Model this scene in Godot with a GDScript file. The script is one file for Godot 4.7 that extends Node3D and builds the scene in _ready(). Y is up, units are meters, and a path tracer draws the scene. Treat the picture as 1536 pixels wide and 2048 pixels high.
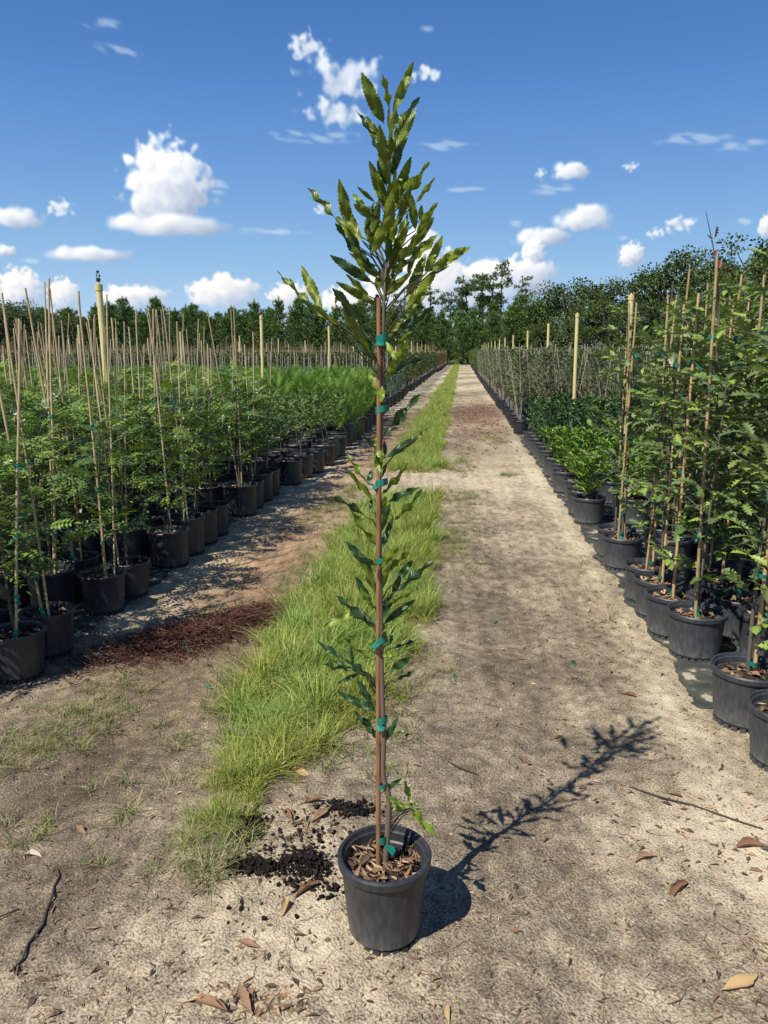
extends Node3D
# A container-tree nursery on a sunny day. World: the lane runs along -Z, the viewer stands at x 0, z 0, metres.

const UPPER_LEAVES: Array[int] = [
	-187, 2101, -1825, -223, 2181, -1761, 33, 0, 1, -174, 2127, -1816, -183, 2183, -1756, 18, -76, 2, -169, 2121, -1835, -125, 2237, -1877, 24, 0, 2, -166, 2061, -1849, -117, 2174, -1892, 23, 72, 1,
	-198, 2037, -1844, -247, 2147, -1870, 24, -101, 0, -194, 2064, -1845, -232, 2127, -1863, 23, 0, 1, -175, 1967, -1815, -187, 2081, -1751, 29, 0, 1, -162, 2039, -1843, -156, 2117, -1887, 24, 0, 1,
	-167, 2023, -1849, -130, 2081, -1831, 13, 0, 0, -169, 1994, -1837, -143, 2045, -1785, 22, 0, 0, -177, 1912, -1838, -214, 2016, -1788, 28, 0, 1, -168, 1911, -1831, -128, 2037, -1856, 29, 0, 2,
	-110, 1924, -1779, -65, 1966, -1739, 12, 36, 2, -304, 1905, -1858, -382, 1987, -1896, 24, -78, 1, -245, 1838, -1869, -319, 1930, -1929, 28, 29, 1, -261, 1876, -1828, -279, 1971, -1767, 28, 0, 1,
	-231, 1847, -1796, -293, 1940, -1834, 28, 0, 2, -209, 1938, -1838, -244, 1966, -1807, 11, 0, 1, -229, 1923, -1846, -259, 1958, -1831, 15, 0, 3, -207, 1900, -1819, -249, 1926, -1783, 24, 0, 1,
	-223, 1830, -1857, -196, 1947, -1835, 25, 0, 1, -215, 1821, -1810, -163, 1898, -1763, 29, 0, 2, -153, 1890, -1817, -120, 1960, -1766, 22, 0, 1, -113, 1871, -1815, -122, 1950, -1797, 22, 0, 1,
	-107, 1904, -1888, -101, 1938, -1877, 14, 0, 3, -109, 1859, -1774, -58, 1913, -1722, 18, 33, 2, -127, 1832, -1832, -66, 1898, -1795, 22, 0, 1, -129, 1821, -1842, -55, 1866, -1880, 18, 34, 1,
	-218, 1804, -1848, -313, 1873, -1813, 25, 82, 0, -214, 1777, -1850, -259, 1837, -1810, 27, 0, 1, -216, 1758, -1837, -297, 1812, -1778, 27, 0, 0, -225, 1768, -1795, -242, 1808, -1773, 11, 0, 3,
	-202, 1706, -1831, -296, 1760, -1797, 22, 0, 1, -219, 1727, -1812, -272, 1774, -1788, 15, 28, 1, -338, 1696, -1866, -403, 1805, -1929, 28, 0, 2, -333, 1700, -1700, -425, 1770, -1744, 21, 88, 1,
	-280, 1660, -1755, -368, 1714, -1723, 18, 26, 2, -313, 1714, -1893, -306, 1739, -1885, 8, 0, 2, -88, 1773, -1794, -54, 1853, -1816, 23, 0, 2, -88, 1784, -1878, 20, 1854, -1934, 23, 0, 2,
	-50, 1800, -1722, 6, 1825, -1734, 11, 0, 2, -81, 1766, -1749, -32, 1784, -1735, 10, 0, 0, -133, 1710, -1844, -95, 1830, -1898, 29, 0, 1, -175, 1779, -1850, -68, 1825, -1779, 28, -93, 0,
	-182, 1726, -1822, -121, 1776, -1774, 18, 0, 1, -152, 1801, -1853, -154, 1857, -1815, 23, 0, 1, -176, 1807, -1817, -170, 1847, -1781, 20, 0, 0, -199, 1737, -1831, -200, 1789, -1853, 22, 0, 1,
	-129, 1691, -1784, -86, 1728, -1803, 13, 0, 1, -136, 1653, -1841, -72, 1704, -1807, 17, -23, 0, -131, 1779, -1847, -114, 1825, -1828, 15, 0, 1, -219, 1847, -1843, -228, 1898, -1824, 18, 0, 2,
	-157, 1883, -1826, -138, 1920, -1802, 15, 0, 0, -175, 1932, -1833, -162, 1958, -1790, 18, 0, 0, -182, 1973, -1844, -198, 2024, -1810, 20, 0, 0, -185, 1735, -1840, -171, 1774, -1797, 18, 0, 0,
	-229, 1873, -1832, -208, 1932, -1813, 15, 0, 0, -252, 1846, -1860, -273, 1896, -1825, 20, 0, 1, -203, 1569, -1838, -294, 1704, -1771, 37, -55, 0, -160, 1647, -1857, -76, 1703, -1887, 20, 0, 0,
	-179, 1628, -1825, -122, 1702, -1860, 18, -46, 1, -175, 1610, -1849, -115, 1647, -1821, 15, -12, 1, -181, 1622, -1814, -153, 1582, -1787, 16, 0, 3, -163, 1566, -1825, -126, 1606, -1797, 13, 0, 1,
	-183, 1535, -1834, -86, 1593, -1899, 24, -68, 0, -185, 1506, -1838, -229, 1546, -1864, 28, 0, 2, -195, 1522, -1824, -187, 1478, -1777, 22, 0, 2, -208, 1372, -1822, -294, 1466, -1746, 28, 93, 0,
	-189, 1395, -1827, -93, 1492, -1851, 24, -63, 0, -101, 1399, -1785, -73, 1424, -1797, 11, 0, 1, -180, 1347, -1810, -96, 1403, -1793, 21, 0, 0, -182, 1346, -1825, -187, 1383, -1843, 12, 0, 0,
	-204, 1382, -1822, -191, 1304, -1784, 24, 0, 2, -224, 1279, -1817, -216, 1315, -1833, 15, 0, 0, -227, 1280, -1823, -290, 1345, -1847, 18, -107, 1, -201, 1231, -1820, -283, 1300, -1836, 18, 38, 1,
	-192, 1253, -1830, -119, 1318, -1782, 19, 76, 1, -179, 1227, -1844, -93, 1278, -1794, 22, -48, 0, -198, 1190, -1839, -183, 1247, -1807, 22, 0, 2, -230, 1195, -1814, -317, 1264, -1776, 21, -66, 0]
const LOWER_LEAVES: Array[int] = [
	-202, 1119, -1821, -281, 1217, -1799, 25, -80, 1, -160, 1191, -1808, -80, 1254, -1784, 22, 98, 1, -192, 1166, -1811, -168, 1230, -1764, 17, 0, 0, -196, 1101, -1848, -172, 1175, -1894, 18, 0, 0,
	-217, 1206, -1820, -220, 1240, -1841, 10, 0, 0, -218, 1053, -1844, -278, 1128, -1818, 24, 0, 0, -194, 1066, -1813, -141, 1139, -1775, 20, 0, 2, -172, 1057, -1824, -112, 1125, -1781, 18, -46, 1,
	-210, 1365, -1826, -205, 1399, -1843, 12, 0, 2, -194, 1290, -1849, -178, 1327, -1820, 8, 14, 0, -202, 989, -1824, -247, 1106, -1807, 26, 0, 1, -221, 953, -1837, -256, 1039, -1821, 22, 0, 0,
	-204, 990, -1847, -172, 1074, -1792, 22, 0, 2, -156, 1015, -1858, -117, 1065, -1889, 23, 0, 0, -152, 1000, -1831, -59, 1071, -1866, 25, 59, 0, -174, 1051, -1812, -152, 1087, -1832, 15, 0, 0,
	-165, 983, -1851, -147, 1037, -1838, 20, 0, 0, -191, 903, -1849, -108, 958, -1889, 21, 0, 0, -181, 968, -1814, -105, 1012, -1780, 16, 78, 1, -216, 895, -1839, -311, 978, -1813, 23, -76, 0,
	-214, 962, -1812, -238, 1014, -1789, 17, 0, 1, -254, 940, -1865, -349, 888, -1842, 26, 0, 3, -192, 888, -1812, -138, 933, -1830, 15, -71, 1, -210, 887, -1813, -221, 829, -1832, 16, 0, 3,
	-293, 801, -1845, -370, 840, -1858, 18, 45, 0, -218, 807, -1838, -321, 840, -1892, 26, -111, 1, -274, 772, -1866, -275, 831, -1855, 11, 19, 0, -260, 800, -1799, -361, 769, -1834, 24, -93, 0,
	-256, 789, -1794, -325, 805, -1822, 14, 70, 0, -251, 771, -1831, -306, 748, -1808, 13, 0, 0, -215, 684, -1813, -243, 763, -1784, 21, 0, 0, -209, 662, -1828, -313, 703, -1857, 23, 0, 0,
	-169, 783, -1817, -107, 842, -1802, 23, 0, 0, -163, 840, -1844, -94, 844, -1877, 16, -97, 0, -159, 751, -1843, -94, 784, -1815, 13, -47, 0, -191, 827, -1818, -152, 844, -1799, 17, 0, 2,
	-165, 711, -1835, -127, 690, -1856, 15, 0, 1, -188, 573, -1827, -150, 650, -1813, 20, 0, 0, -171, 606, -1821, -128, 616, -1811, 9, 61, 1, -187, 501, -1828, -155, 514, -1803, 10, 0, 1,
	-189, 426, -1830, -134, 484, -1814, 15, 0, 0, -111, 351, -1879, -141, 412, -1922, 17, 46, 3, -124, 400, -1803, -181, 424, -1817, 16, 0, 1, -110, 369, -1861, -174, 357, -1852, 21, 0, 3,
	-105, 399, -1806, -87, 417, -1812, 10, 0, 1, -193, 847, -1832, -179, 894, -1797, 15, 0, 0, -169, 855, -1832, -166, 878, -1840, 10, 0, 0, -188, 903, -1848, -193, 836, -1868, 15, 0, 0,
	-252, 929, -1861, -211, 905, -1840, 15, 0, 0, -195, 932, -1849, -181, 979, -1817, 15, 0, 0, -211, 664, -1831, -236, 685, -1840, 15, 0, 0, -113, 399, -1805, -56, 303, -1832, 24, -51, 3,
	-100, 390, -1817, -68, 385, -1808, 9, 0, 1, -126, 1804, -1816, -51, 1852, -1798, 20, -60, 2, -201, 1775, -1827, -260, 1842, -1816, 19, -79, 0, -181, 1820, -1827, -151, 1888, -1757, 20, -23, 2,
	-199, 1836, -1870, -233, 1926, -1955, 29, 11, 1, -168, 1835, -1880, -141, 1911, -1965, 24, -43, 1, -184, 1588, -1888, -172, 1692, -1970, 26, 94, 1, -203, 1680, -1889, -227, 1740, -1998, 29, 79, 0,
	-180, 1837, -1823, -157, 1936, -1735, 31, 9, 2, -182, 2035, -1842, -228, 2118, -1925, 23, 35, 2, -156, 1768, -1803, -105, 1862, -1761, 22, 77, 1, -176, 1741, -1877, -163, 1817, -1920, 16, -17, 1,
	-138, 1688, -1808, -59, 1787, -1775, 28, -17, 2, -194, 1768, -1836, -266, 1831, -1886, 24, -34, 2, -182, 1533, -1821, -125, 1622, -1769, 22, 19, 2, -160, 1914, -1822, -76, 2008, -1788, 25, 70, 2,
	-175, 2014, -1821, -165, 2121, -1746, 23, -61, 1, -215, 1599, -1792, -264, 1682, -1709, 25, -35, 1, -169, 1912, -1835, -126, 2021, -1858, 21, -79, 1, -229, 1659, -1755, -280, 1730, -1654, 29, -51, 0,
	-180, 1767, -1830, -126, 1894, -1828, 24, -24, 2, -170, 2020, -1827, -110, 2126, -1798, 22, -4, 2, -171, 1923, -1810, -148, 1982, -1743, 20, 53, 1, -204, 1074, -1814, -233, 1111, -1717, 19, -16, 0,
	-199, 798, -1848, -220, 820, -1957, 22, -64, 0, -199, 1323, -1824, -197, 1355, -1756, 17, -72, 0, -194, 574, -1832, -261, 655, -1859, 25, -61, 0, -207, 580, -1832, -272, 652, -1840, 19, -96, 0,
	-193, 915, -1855, -177, 955, -1941, 20, 27, 0, -213, 760, -1820, -287, 824, -1781, 21, 80, 0, -194, 1466, -1847, -192, 1521, -1901, 15, 94, 0]
const STEM_LINE: Array[int] = [-186, 200, -1830, -176, 402, -1830, -192, 484, -1830, -189, 625, -1830, -194, 696, -1830, -200, 1107, -1830, -200, 1300, -1830, -193, 1485, -1830, -190, 1696, -1830, -180, 1854, -1830, -176, 1995, -1830, -177, 2110, -1830, -184, 2193, -1830]
const TWIGS: Array[int] = [-177, 2105, -1830, -174, 2127, -1816, -176, 2033, -1830, -166, 2061, -1849, -176, 2007, -1830, -198, 2037, -1844, -176, 2035, -1830, -194, 2064, -1845, -177, 1945, -1830, -175, 1967, -1815, -176, 2014, -1830, -162, 2039, -1843, -176, 1996, -1830, -167, 2023, -1849, -181, 1846, -1830, -110, 1924, -1779, -184, 1792, -1830, -304, 1905, -1858, -185, 1768, -1830, -245, 1838, -1869, -183, 1801, -1830, -261, 1876, -1828, -184, 1788, -1830, -231, 1847, -1796, -179, 1902, -1830, -209, 1938, -1838, -180, 1870, -1830, -229, 1923, -1846, -180, 1866, -1830, -207, 1900, -1819, -185, 1781, -1830, -223, 1830, -1857, -185, 1780, -1830, -215, 1821, -1810, -180, 1857, -1830, -153, 1890, -1817, -183, 1807, -1830, -113, 1871, -1815, -182, 1820, -1830, -107, 1904, -1888, -185, 1777, -1830, -109, 1859, -1774, -185, 1778, -1830, -127, 1832, -1832, -185, 1767, -1830, -129, 1821, -1842, -186, 1763, -1830, -218, 1804, -1848, -187, 1738, -1830, -214, 1777, -1850, -188, 1724, -1830, -216, 1758, -1837, -188, 1716, -1830, -225, 1768, -1795, -190, 1686, -1830, -202, 1706, -1831, -190, 1688, -1830, -219, 1727, -1812, -192, 1564, -1830, -338, 1696, -1866, -193, 1535, -1830, -333, 1700, -1700, -192, 1556, -1830, -280, 1660, -1755, -192, 1592, -1830, -313, 1714, -1893, -190, 1680, -1830, -88, 1773, -1794, -190, 1689, -1830, -88, 1784, -1878, -190, 1653, -1830, -50, 1800, -1722, -191, 1650, -1830, -81, 1766, -1749, -190, 1654, -1830, -133, 1710, -1844, -186, 1751, -1830, -175, 1779, -1850, -186, 1760, -1830, -152, 1801, -1853, -184, 1785, -1830, -176, 1807, -1817, -191, 1620, -1830, -129, 1691, -1784, -191, 1598, -1830, -136, 1653, -1841, -188, 1723, -1830, -131, 1779, -1847, -183, 1804, -1830, -219, 1847, -1843, -180, 1854, -1830, -157, 1883, -1826, -177, 1950, -1830, -182, 1973, -1844, -182, 1823, -1830, -229, 1873, -1832, -185, 1774, -1830, -252, 1846, -1860, -192, 1548, -1830, -203, 1569, -1838, -191, 1604, -1830, -160, 1647, -1857, -191, 1608, -1830, -179, 1628, -1825, -192, 1580, -1830, -175, 1610, -1849, -191, 1597, -1830, -181, 1622, -1814, -193, 1533, -1830, -163, 1566, -1825, -198, 1352, -1830, -208, 1372, -1822, -200, 1304, -1830, -101, 1399, -1785, -199, 1315, -1830, -180, 1347, -1810, -199, 1323, -1830, -182, 1346, -1825, -200, 1247, -1830, -224, 1279, -1817, -200, 1247, -1830, -227, 1280, -1823, -200, 1196, -1830, -179, 1227, -1844, -200, 1157, -1830, -230, 1195, -1814, -200, 1145, -1830, -160, 1191, -1808, -200, 1140, -1830, -192, 1166, -1811, -200, 1077, -1830, -196, 1101, -1848, -200, 1181, -1830, -217, 1206, -1820, -199, 1024, -1830, -218, 1053, -1844, -199, 1042, -1830, -194, 1066, -1813, -199, 1024, -1830, -172, 1057, -1824, -198, 1345, -1830, -210, 1365, -1826, -200, 1264, -1830, -194, 1290, -1849, -197, 924, -1830, -221, 953, -1837, -198, 965, -1830, -204, 990, -1847, -198, 964, -1830, -156, 1015, -1858, -198, 953, -1830, -152, 1000, -1831, -199, 1016, -1830, -174, 1051, -1812, -198, 941, -1830, -165, 983, -1851, -197, 877, -1830, -191, 903, -1849, -198, 939, -1830, -181, 968, -1814, -197, 868, -1830, -216, 895, -1839, -198, 933, -1830, -214, 962, -1812, -197, 877, -1830, -254, 940, -1865, -197, 863, -1830, -192, 888, -1812, -196, 860, -1830, -210, 887, -1813, -194, 712, -1830, -293, 801, -1845, -195, 778, -1830, -218, 807, -1838, -194, 692, -1830, -274, 772, -1866, -195, 733, -1830, -260, 800, -1799, -194, 723, -1830, -256, 789, -1794, -194, 717, -1830, -251, 771, -1831, -191, 652, -1830, -215, 684, -1813, -190, 637, -1830, -209, 662, -1828, -195, 749, -1830, -169, 783, -1817, -196, 801, -1830, -163, 840, -1844, -194, 711, -1830, -159, 751, -1843, -196, 807, -1830, -191, 827, -1818, -193, 678, -1830, -165, 711, -1835, -190, 579, -1830, -171, 606, -1821, -182, 274, -1830, -111, 351, -1879, -179, 343, -1830, -124, 400, -1803, -181, 299, -1830, -110, 369, -1861, -179, 329, -1830, -105, 399, -1806, -196, 823, -1830, -169, 855, -1832, -197, 877, -1830, -188, 903, -1848, -197, 869, -1830, -252, 929, -1861, -197, 907, -1830, -195, 932, -1849, -190, 639, -1830, -211, 664, -1831, -179, 335, -1830, -113, 399, -1805, -180, 317, -1830, -100, 390, -1817, -186, 1755, -1830, -126, 1804, -1816, -187, 1748, -1830, -201, 1775, -1827, -184, 1785, -1830, -199, 1836, -1870, -185, 1780, -1830, -168, 1835, -1880, -193, 1505, -1830, -184, 1588, -1888, -191, 1638, -1830, -203, 1680, -1889, -176, 2013, -1830, -182, 2035, -1842, -190, 1699, -1830, -156, 1768, -1803, -191, 1649, -1830, -176, 1741, -1877, -191, 1611, -1830, -138, 1688, -1808, -186, 1751, -1830, -194, 1768, -1836, -193, 1506, -1830, -182, 1533, -1821, -179, 1884, -1830, -160, 1914, -1822, -176, 1990, -1830, -175, 2014, -1821, -192, 1550, -1830, -215, 1599, -1792, -180, 1875, -1830, -169, 1912, -1835, -191, 1596, -1830, -229, 1659, -1755, -187, 1742, -1830, -180, 1767, -1830, -179, 1896, -1830, -171, 1923, -1810, -199, 1058, -1830, -204, 1074, -1814, -195, 784, -1830, -199, 798, -1848, -190, 551, -1830, -207, 580, -1832, -197, 893, -1830, -193, 915, -1855, -195, 734, -1830, -213, 760, -1820, -195, 1439, -1830, -194, 1466, -1847]
const CLOUDS: Array[int] = [
	-2093, 1094, 549, 578, 0, -2124, 855, 804, 161, 1, -1754, 1118, 151, 126, 3, -2457, 2002, 292, 88, 3, -2344, 1883, 345, 96, 3, -1117, 1970, 253, 170, 2,
	-852, 1790, 606, 258, 2, -917, 1603, 454, 184, 2, -296, 1824, 222, 102, 2, -1066, 1450, 769, 91, 3, -3070, 850, 311, 140, 1, -2799, 929, 169, 117, 2,
	-3155, 647, 147, 80, 1, -2644, 650, 541, 109, 1, -3088, 409, 271, 268, 0, -2823, 385, 189, 202, 0, -2354, 380, 434, 168, 0, -1751, 418, 493, 227, 0,
	-1276, 396, 290, 189, 0, -868, 363, 331, 226, 0, 721, 1209, 264, 118, 1, 517, 1203, 82, 69, 2, 607, 1102, 325, 82, 3, 1117, 1215, 104, 55, 2,
	832, 905, 393, 174, 1, 535, 791, 390, 132, 1, 487, 682, 155, 215, 0, 370, 518, 534, 275, 0, 103, 455, 542, 348, 0, -355, 717, 363, 327, 0,
	-214, 475, 475, 454, 0, -573, 406, 404, 282, 0, 1161, 652, 166, 164, 0, 1449, 838, 197, 107, 2, 1309, 788, 130, 64, 2, 1082, 760, 133, 52, 3,
	1820, 1288, 383, 75, 3, 1516, 1351, 523, 99, 3, 1863, 838, 120, 61, 3, 1991, 794, 88, 152, 0, -282, 2076, 137, 43, 3, -2662, 213, 1355, 148, 4,
	-1346, 226, 1519, 142, 4, -93, 209, 1464, 179, 4, -1400, 838, 602, 53, 3, -150, 1396, 457, 80, 3, -1040, 989, 100, 65, 2, -3, 1117, 354, 39, 3,
	356, 891, 105, 66, 3, -3005, 592, 121, 38, 3]

const ORD := ["first", "second", "third", "fourth", "fifth", "sixth", "seventh", "eighth", "ninth", "tenth", "eleventh", "twelfth", "thirteenth", "fourteenth", "fifteenth", "sixteenth", "seventeenth", "eighteenth", "nineteenth"]
const TENS := ["twenty", "thirty", "forty", "fifty", "sixty", "seventy", "eighty", "ninety"]
var rng := RandomNumberGenerator.new()
var taken := {}
var M := {}
var bumps := FastNoiseLite.new()
var broad := FastNoiseLite.new()


# ---------------------------------------------------------------- mesh building
class Shape:
	var v := PackedVector3Array()
	var n := PackedVector3Array()
	var c := PackedColorArray()
	var u := PackedVector2Array()

	func tri(a: Vector3, b: Vector3, d: Vector3, col := Color.WHITE) -> void:
		var k := (d - a).cross(b - a).normalized()
		v.append(a); v.append(b); v.append(d)
		n.append(k); n.append(k); n.append(k)
		c.append(col); c.append(col); c.append(col)
		u.append(Vector2.ZERO); u.append(Vector2(1, 0)); u.append(Vector2(0, 1))

	func smooth_tri(p: Array, k: Array, w: Array, col: Color) -> void:
		var face: Vector3 = (p[2] - p[0]).cross(p[1] - p[0])
		var order := [0, 1, 2] if face.dot(k[0] + k[1] + k[2]) >= 0.0 else [0, 2, 1]
		for i in order:
			v.append(p[i]); n.append(k[i]); u.append(w[i]); c.append(col)

	func quad(p: Array, k: Array, w: Array, col := Color.WHITE) -> void:
		smooth_tri([p[0], p[1], p[2]], [k[0], k[1], k[2]], [w[0], w[1], w[2]], col)
		smooth_tri([p[0], p[2], p[3]], [k[0], k[2], k[3]], [w[0], w[2], w[3]], col)

	func put(t: Shape, x: Transform3D, col: Color) -> void:
		v.append_array(x * t.v)
		n.append_array(Transform3D(x.basis.orthonormalized(), Vector3.ZERO) * t.n)
		u.append_array(t.u)
		var k := PackedColorArray()
		k.resize(t.v.size())
		k.fill(col)
		c.append_array(k)

	func add(t: Shape, x: Transform3D) -> void:
		v.append_array(x * t.v)
		n.append_array(Transform3D(x.basis.orthonormalized(), Vector3.ZERO) * t.n)
		u.append_array(t.u)
		c.append_array(t.c)

	func tube(pts: Array, radii: Array, sides: int, col := Color.WHITE, cap := true) -> void:
		var rings := []
		var ups := []
		var along := 0.0
		var ref := Vector3(0.31, 0.17, 0.93)
		for i in pts.size():
			var t: Vector3 = (pts[mini(i + 1, pts.size() - 1)] - pts[maxi(i - 1, 0)]).normalized()
			var a := t.cross(ref).normalized()
			var b := t.cross(a)
			if i:
				along += (pts[i] - pts[i - 1]).length()
			var ring := []
			var up := []
			for s in sides:
				var q := TAU * s / sides
				var d := a * cos(q) + b * sin(q)
				ring.append(pts[i] + d * radii[i])
				up.append(d)
			rings.append(ring)
			ups.append([up, along])
		for i in pts.size() - 1:
			for s in sides:
				var e := (s + 1) % sides
				var s0 := float(s) / sides
				var s1 := float(s + 1) / sides
				quad([rings[i][s], rings[i + 1][s], rings[i + 1][e], rings[i][e]], [ups[i][0][s], ups[i + 1][0][s], ups[i + 1][0][e], ups[i][0][e]], [Vector2(s0, ups[i][1]), Vector2(s0, ups[i + 1][1]), Vector2(s1, ups[i + 1][1]), Vector2(s1, ups[i][1])], col)
		if cap:
			var last := pts.size() - 1
			var k: Vector3 = (pts[last] - pts[last - 1]).normalized()
			for s in range(1, sides - 1):
				smooth_tri([rings[last][0], rings[last][s], rings[last][s + 1]], [k, k, k], [Vector2.ZERO, Vector2.ZERO, Vector2.ZERO], col)

	func lathe(prof: Array, segs: int, col := Color.WHITE) -> void:
		var along := 0.0
		for i in prof.size() - 1:
			var a: Vector2 = prof[i]
			var b: Vector2 = prof[i + 1]
			var l := (b - a).length()
			var k2 := Vector2(b.y - a.y, a.x - b.x).normalized()
			for s in segs:
				var q0 := TAU * s / segs
				var q1 := TAU * (s + 1) / segs
				var d0 := Vector3(cos(q0), 0, sin(q0))
				var d1 := Vector3(cos(q1), 0, sin(q1))
				var y := Vector3.UP
				quad([d0 * a.x + y * a.y, d0 * b.x + y * b.y, d1 * b.x + y * b.y, d1 * a.x + y * a.y], [d0 * k2.x + y * k2.y, d0 * k2.x + y * k2.y, d1 * k2.x + y * k2.y, d1 * k2.x + y * k2.y],
					[Vector2(float(s) / segs, a.y), Vector2(float(s) / segs, b.y), Vector2(float(s + 1) / segs, b.y), Vector2(float(s + 1) / segs, a.y)], col)
			along += l

	func box(lo: Vector3, hi: Vector3, col := Color.WHITE) -> void:
		for ax in 3:
			for s in 2:
				var k := Vector3.ZERO
				k[ax] = 1.0 if s else -1.0
				var o := [(ax + 1) % 3, (ax + 2) % 3]
				var p := []
				for e in [[0, 0], [0, 1], [1, 1], [1, 0]]:
					var q := Vector3.ZERO
					q[ax] = hi[ax] if s else lo[ax]
					q[o[0]] = hi[o[0]] if e[0] else lo[o[0]]
					q[o[1]] = hi[o[1]] if e[1] else lo[o[1]]
					p.append(q)
				quad(p, [k, k, k, k], [Vector2(0, 0), Vector2(0, 1), Vector2(1, 1), Vector2(1, 0)], col)

	func sheet(rows: Array, col := Color.WHITE) -> void:   # rows of points, smooth
		var h := rows.size()
		var w: int = rows[0].size()
		var ks := []
		for i in h:
			var line := []
			for j in w:
				var du: Vector3 = rows[i][mini(j + 1, w - 1)] - rows[i][maxi(j - 1, 0)]
				var dv: Vector3 = rows[mini(i + 1, h - 1)][j] - rows[maxi(i - 1, 0)][j]
				var k := dv.cross(du)
				line.append(k.normalized() if k.length_squared() > 1e-16 else Vector3.UP)
			ks.append(line)
		for i in h - 1:
			for j in w - 1:
				var w0 := Vector2(float(j) / (w - 1), float(i) / (h - 1))
				var w1 := Vector2(float(j + 1) / (w - 1), float(i + 1) / (h - 1))
				quad([rows[i][j], rows[i + 1][j], rows[i + 1][j + 1], rows[i][j + 1]], [ks[i][j], ks[i + 1][j], ks[i + 1][j + 1], ks[i][j + 1]], [w0, Vector2(w0.x, w1.y), w1, Vector2(w1.x, w0.y)], col)

	func surface(am: ArrayMesh, m: Material) -> void:
		if v.is_empty():
			return
		var a := []
		a.resize(Mesh.ARRAY_MAX)
		a[Mesh.ARRAY_VERTEX] = v
		a[Mesh.ARRAY_NORMAL] = n
		a[Mesh.ARRAY_COLOR] = c
		a[Mesh.ARRAY_TEX_UV] = u
		am.add_surface_from_arrays(Mesh.PRIMITIVE_TRIANGLES, a)
		am.surface_set_material(am.get_surface_count() - 1, m)

	func mesh(m: Material) -> ArrayMesh:
		var am := ArrayMesh.new()
		surface(am, m)
		return am


# ---------------------------------------------------------------- naming
func numbered(called: String) -> String:
	var k: int = taken.get(called, 0)
	taken[called] = k + 1
	return called if k == 0 else "%s_%03d" % [called, k]


func tag(o: Node3D, label: String, category := "", group := "", kind := "") -> Node3D:
	if label: o.set_meta("label", label)
	if category: o.set_meta("category", category)
	if group: o.set_meta("group", group)
	if kind: o.set_meta("kind", kind)
	return o


func thing(called: String, label: String, category: String, at: Vector3, turn := 0.0, group := "") -> Node3D:
	var o := Node3D.new()
	o.name = numbered(called)
	add_child(o)
	o.position = at
	o.rotation.y = turn
	tag(o, label, category, group)
	return o


func part(called: String, mesh: Mesh, to: Node3D, x := Transform3D.IDENTITY, kind := "") -> MeshInstance3D:
	var o := MeshInstance3D.new()
	o.mesh = mesh
	o.name = called
	o.transform = x
	if to == self:
		o.name = numbered(called)
	else:
		var k := 0
		while to.has_node(NodePath(o.name)):
			k += 1
			o.name = "%s_%03d" % [called, k]
	if kind: o.set_meta("kind", kind)
	to.add_child(o)
	return o


func scatter(called: String, label: String, mesh: Mesh, places: Array, tints: Array) -> MultiMeshInstance3D:
	var mm := MultiMesh.new()
	mm.transform_format = MultiMesh.TRANSFORM_3D
	mm.use_colors = not tints.is_empty()
	mm.mesh = mesh
	mm.instance_count = places.size()
	for i in places.size():
		mm.set_instance_transform(i, places[i])
		if tints.size():
			mm.set_instance_color(i, tints[i])
	var o := MultiMeshInstance3D.new()
	o.multimesh = mm
	o.name = numbered(called)
	add_child(o)
	tag(o, label, "", "", "stuff")
	return o


func lin(r: float, g: float, b: float) -> Color:
	return Color(r, g, b).linear_to_srgb()


func mat(rough: float, spec := 0.5, col := Color.WHITE) -> StandardMaterial3D:
	var m := StandardMaterial3D.new()
	m.vertex_color_use_as_albedo = true
	m.albedo_color = col
	m.roughness = rough
	m.metallic_specular = spec
	return m


func leaf_mat(rough: float, spec: float, through: Color) -> StandardMaterial3D:
	var m := mat(rough, spec)
	m.cull_mode = BaseMaterial3D.CULL_DISABLED
	m.backlight_enabled = true
	m.backlight = through.linear_to_srgb()
	return m


func lift(tones: Array, k: float) -> Array:
	var out := []
	for t in tones:
		out.append(Color(t.r * k, t.g * k, t.b * k * 0.85))
	return out


func rnd(a: float, b: float) -> float:
	return rng.randf_range(a, b)


func vary(c: Color, by: float) -> Color:
	var k := 1.0 + rnd(-by, by)
	return Color(c.r * k * (1.0 + rnd(-0.3, 0.3) * by), c.g * k, c.b * k * (1.0 + rnd(-0.3, 0.3) * by))


func facing(at: Vector3, dir: Vector3, up: Vector3, size: float) -> Transform3D:   # z along dir, y near up
	var z := dir.normalized()
	var x := up.cross(z)
	if x.length_squared() < 1e-5:
		x = Vector3(1, 0.1, 0.2).cross(z)
	x = x.normalized()
	return Transform3D(Basis(x * size, z.cross(x) * size, z * size), at)


func rough_dir() -> Vector3:
	return Vector3(rnd(-1, 1), rnd(-1, 1), rnd(-1, 1))


func shown(x: float, z: float, extra := 0.9) -> bool:
	return x > 0.665 * z - extra and x < -0.415 * z + extra


# ---------------------------------------------------------------- the lie of the land
func ground_height(x: float, z: float) -> float:
	var k := clampf((-z - 1.2) / 0.2, 0.0, 1.0) * clampf((10.9 + z) / 0.5, 0.0, 1.0) * clampf((x + 2.05) / 0.15, 0.0, 1.0) * clampf((1.15 - x) / 0.12, 0.0, 1.0)
	var strip := exp(-pow((x + 0.55) / 0.4, 2.0)) * 0.03 - 0.018 * exp(-pow((x - 0.42) / 0.16, 2.0)) - 0.018 * exp(-pow((x + 1.45) / 0.16, 2.0))
	return k * (bumps.get_noise_2d(x, z) * 0.014 + broad.get_noise_2d(x * 3.0, z * 3.0) * 0.012 + strip)


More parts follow.
